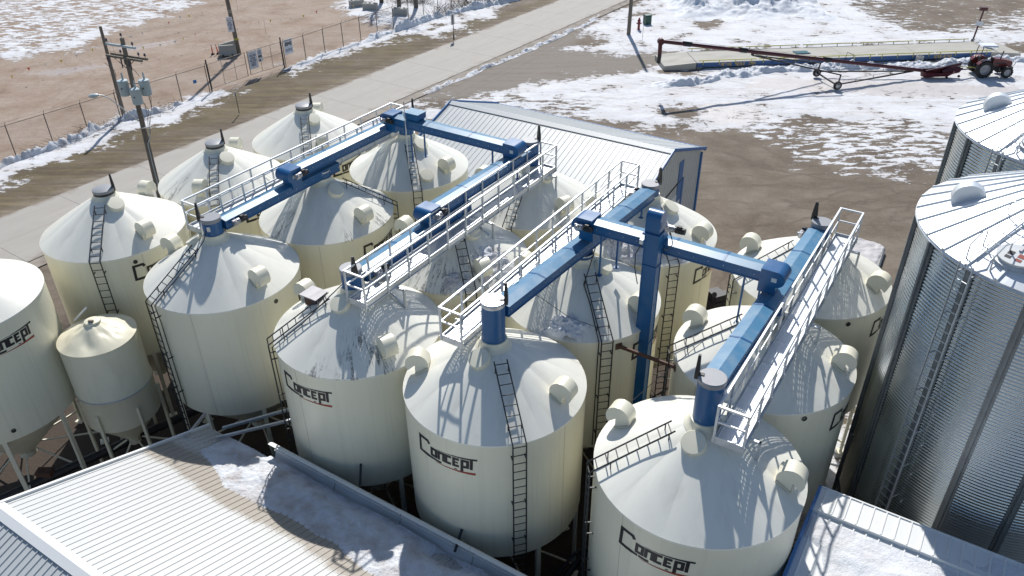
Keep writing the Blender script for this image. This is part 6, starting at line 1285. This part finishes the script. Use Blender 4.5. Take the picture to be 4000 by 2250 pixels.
# ================================================================== TRACTOR
TA = atan2(-0.10, 1.0); tr = thing('tractor', 'red tractor with a white sun canopy hitched to the auger', 'tractor', (38.05, 63.30, 0), TA)
wheel(tr, Vector((0, -0.72, 0.65)), 0.66, 0.36, 'rim', 'rear_wheel', 16); wheel(tr, Vector((0, 0.72, 0.65)), 0.66, 0.36, 'rim', 'rear_wheel', 16)
wheel(tr, Vector((1.80, -0.70, 0.43)), 0.43, 0.26, 'rim', 'front_wheel', 14); wheel(tr, Vector((1.80, 0.70, 0.43)), 0.43, 0.26, 'rim', 'front_wheel', 14)
MB().box((0.55, 0, 0.62), (1.6, 0.42, 0.34)).box((0.0, 0, 0.70), (0.5, 1.1, 0.28)).box((1.7, 0, 0.45), (0.18, 1.2, 0.14)).box((1.7, 0, 0.58), (0.5, 0.36, 0.26)).obj('chassis', M['black'], tr)
pr = [(0.72, 0.78), (2.18, 0.78), (2.24, 0.98), (2.14, 1.20), (1.5, 1.33), (0.72, 1.38)]
hoodo = MB().prism(pr, 0.54, T((0, 0.27, 0)) @ Matrix(((1, 0, 0, 0), (0, 0, -1, 0), (0, 1, 0, 0), (0, 0, 0, 1)))).obj('hood', M['tred'], tr)
MB().box((2.215, 0, 0.98), (0.05, 0.40, 0.22)).obj('grille', M['ink'], hoodo)
for y in (-0.17, 0.17): MB().box((2.20, y, 1.12), (0.06, 0.12, 0.09)).obj('headlight', M['sign'], hoodo)
for s in (-1, 1): MB().box((1.35, s*0.274, 1.0), (0.8, 0.006, 0.10)).obj('side_vent', M['ink'], hoodo)
MB().tube((1.25, -0.15, 1.33), (1.32, -0.15, 1.98), 0.045, n=10).obj('exhaust', M['black'], tr, 40)
for s in (-1, 1):
    pr = [(-0.62, 0.95)]+[(0.74*cos(a), 0.66+0.74*sin(a)) for a in [RAD(150-12*i) for i in range(11)]]; b = MB(); vs = []
    for y in (s*0.46, s*0.92):
        for x, z in pr[1:]: vs.append((x, y, z))
    n = len(pr)-1; b.add(vs, [(i, i+1, n+i+1, n+i) for i in range(n-1)]); b.add([(x, s*0.46, z) for x, z in pr[1:]]+[(0.3, s*0.46, 0.8), (-0.5, s*0.46, 0.8)], [tuple(range(n+2))]); b.obj('fender', M['tred'], tr, 50)
MB().box((0.42, 0, 0.82), (0.55, 0.9, 0.06)).obj('floor', M['black'], tr); MB().box((-0.05, 0, 1.05), (0.45, 0.46, 0.12)).beam((-0.25, 0, 1.08), (-0.34, 0, 1.50), 0.44, 0.10).obj('seat', M['black'], tr)
MB().lathe([(0.17, -0.012), (0.19, 0), (0.17, 0.012)], 18, c=(0.50, 0, 1.50), M=Matrix.Rotation(-0.5, 3, 'Y')).tube((0.72, 0, 1.25), (0.50, 0, 1.50), 0.02, n=6).obj('steering_wheel', M['black'], tr, 40); MB().box((0.72, 0, 1.30), (0.14, 0.40, 0.22)).obj('dashboard', M['black'], tr)
for s in (-1, 1): MB().path([(-0.42, s*0.44, 0.95), (-0.46, s*0.44, 1.9), (-0.40, s*0.42, 2.32)], 0.032, 6).obj('roll_bar', M['black'], tr, 40)
MB().beam((-0.40, -0.44, 2.30), (-0.40, 0.44, 2.30), 0.06, 0.06).obj('roll_bar_top', M['black'], tr)
MB().add([(-0.55, -.50, 2.34), (0.70, -.50, 2.34), (0.70, .50, 2.34), (-0.55, .50, 2.34), (-0.48, -.42, 2.44), (0.62, -.42, 2.44), (0.62, .42, 2.44), (-0.48, .42, 2.44)], [(0, 1, 5, 4), (1, 2, 6, 5), (2, 3, 7, 6), (3, 0, 4, 7), (4, 5, 6, 7), (3, 2, 1, 0)]).obj('canopy', M['sign'], tr)
for s in (-1, 1): MB().path([(2.2, s*0.2, 0.75), (2.42, s*0.22, 0.9), (2.46, s*0.22, 1.15)], 0.025).obj('front_guard', M['black'], tr, 40)
MB().box((2.3, 0, 0.62), (0.20, 0.5, 0.18)).obj('front_weight', M['black'], tr); MB().beam((-0.2, -0.2, 0.6), (-0.95, -0.25, 0.45), 0.06, 0.08).beam((-0.2, 0.2, 0.6), (-0.95, 0.25, 0.45), 0.06, 0.08).obj('lower_link', M['black'], tr)

# ================================================================== LOOSE THINGS BETWEEN THE BINS
def tarp(i, j):
    P = [Vector((18.11, 36.49)), Vector((19.29, 35.29)), Vector((18.12, 33.25)), Vector((16.0, 34.6))]; a = P[3].lerp(P[0], i); b_ = P[2].lerp(P[1], i); p = a.lerp(b_, 1-j); bow = 0.35*sin(pi*(1-j))*i
    return (p.x+bow, p.y+bow*0.3, 0.28+0.05*fbm(p.x*1.5, p.y*4, 3, 3)-0.20*max(0, 0.1-min(i, 1-i, j, 1-j))*10)
t = thing('sheeted_pad', 'grey plastic sheet stretched over a low pad behind the rightmost bins', 'sheet', (0, 0, 0), 0); MB().grid(tarp, 30, 30).obj('sheet', M['tarp'], t, 60)
MB().prism([(18.11, 36.4), (19.2, 35.3), (18.1, 33.35), (16.1, 34.6)], 0.25, T((0, 0, -0.02))).obj('pad', M['conc'], t)
t = thing('dark_machine', 'black machine with a mirror arm partly hidden between the back bins', 'machine', (9.35, 29.7, 0), 0.4); MB().box((0, 0, 0.65), (1.1, 0.8, 0.7)).box((-0.2, 0, 1.15), (0.6, 0.7, 0.35)).obj('body', M['black'], t); MB().path([(-0.55, -0.35, 1.0), (-0.75, -0.45, 1.35), (-0.72, -0.5, 1.55)], 0.03).obj('mirror_arm', M['black'], t, 40); MB().lathe([(0.02, -0.03), (0.13, -0.02), (0.13, 0.02), (0.02, 0.03)], 14, c=(-0.74, -0.50, 1.62), M=Matrix.Rotation(1.2, 3, 'X')).obj('mirror', M['black'], t, 40)
for x in (-0.4, 0.4):
    for y in (-0.42, 0.42): wheel(t, Vector((x, y, 0.28)), 0.28, 0.18, 'steel')
# snow and rubble lit between the bins under the left rows
for k, (x, y, s, lab) in enumerate(((-16.6, 17.6, 1.5, 'sunlit patch of packed snow under the leftmost bin'), (-11.5, 20.2, 0.8, 'scrap of old snow below the small bin'))):
    def pt(i, j): a = 2*pi*i; r = s*j*(0.7+0.3*sin(3*a)); return (x+r*cos(a)*1.5, y+r*sin(a)*0.6, 0.02+0.14*(1-j)*(0.6+fbm(r*3*cos(a), r*3*sin(a), k, 3))-0.12*j)
    tag(MB().grid(pt, 30, 8).obj('snow_patch', M['snow_dirty'], None, 80), lab, 'snow', None, 'stuff')
t = thing('auger_tube', 'dark low auger lying on the ground under the bins at the left', 'auger', (0, 0, 0), 0); MB().tube((-19.0, 17.2, 0.5), (-11.5, 23.5, 0.55), 0.16, n=14).obj('tube', M['black'], t, 40); MB().box((-16.2, 19.6, 0.75), (0.5, 0.3, 0.25)).obj('gear_case', M['rust'], t)
t = thing('ground_pipe', 'black bent pipes running over the ground between the front bins', 'pipe', (0, 0, 0), 0)
p_a, p_b = G('D', -2.2, -3.3, 1.2), G('D', 2.4, -2.6, 2.2); MB().tube(p_a, p_b, 0.10, n=12).obj('pipe', M['black'], t, 40)
MB().path([G('D', -1.6, -3.6, 0.4), G('D', -1.0, -3.35, 1.6), G('D', 0.0, -3.0, 2.1), G('D', 0.8, -2.7, 1.6)], 0.05, 8).obj('hose', M['black'], t, 40)
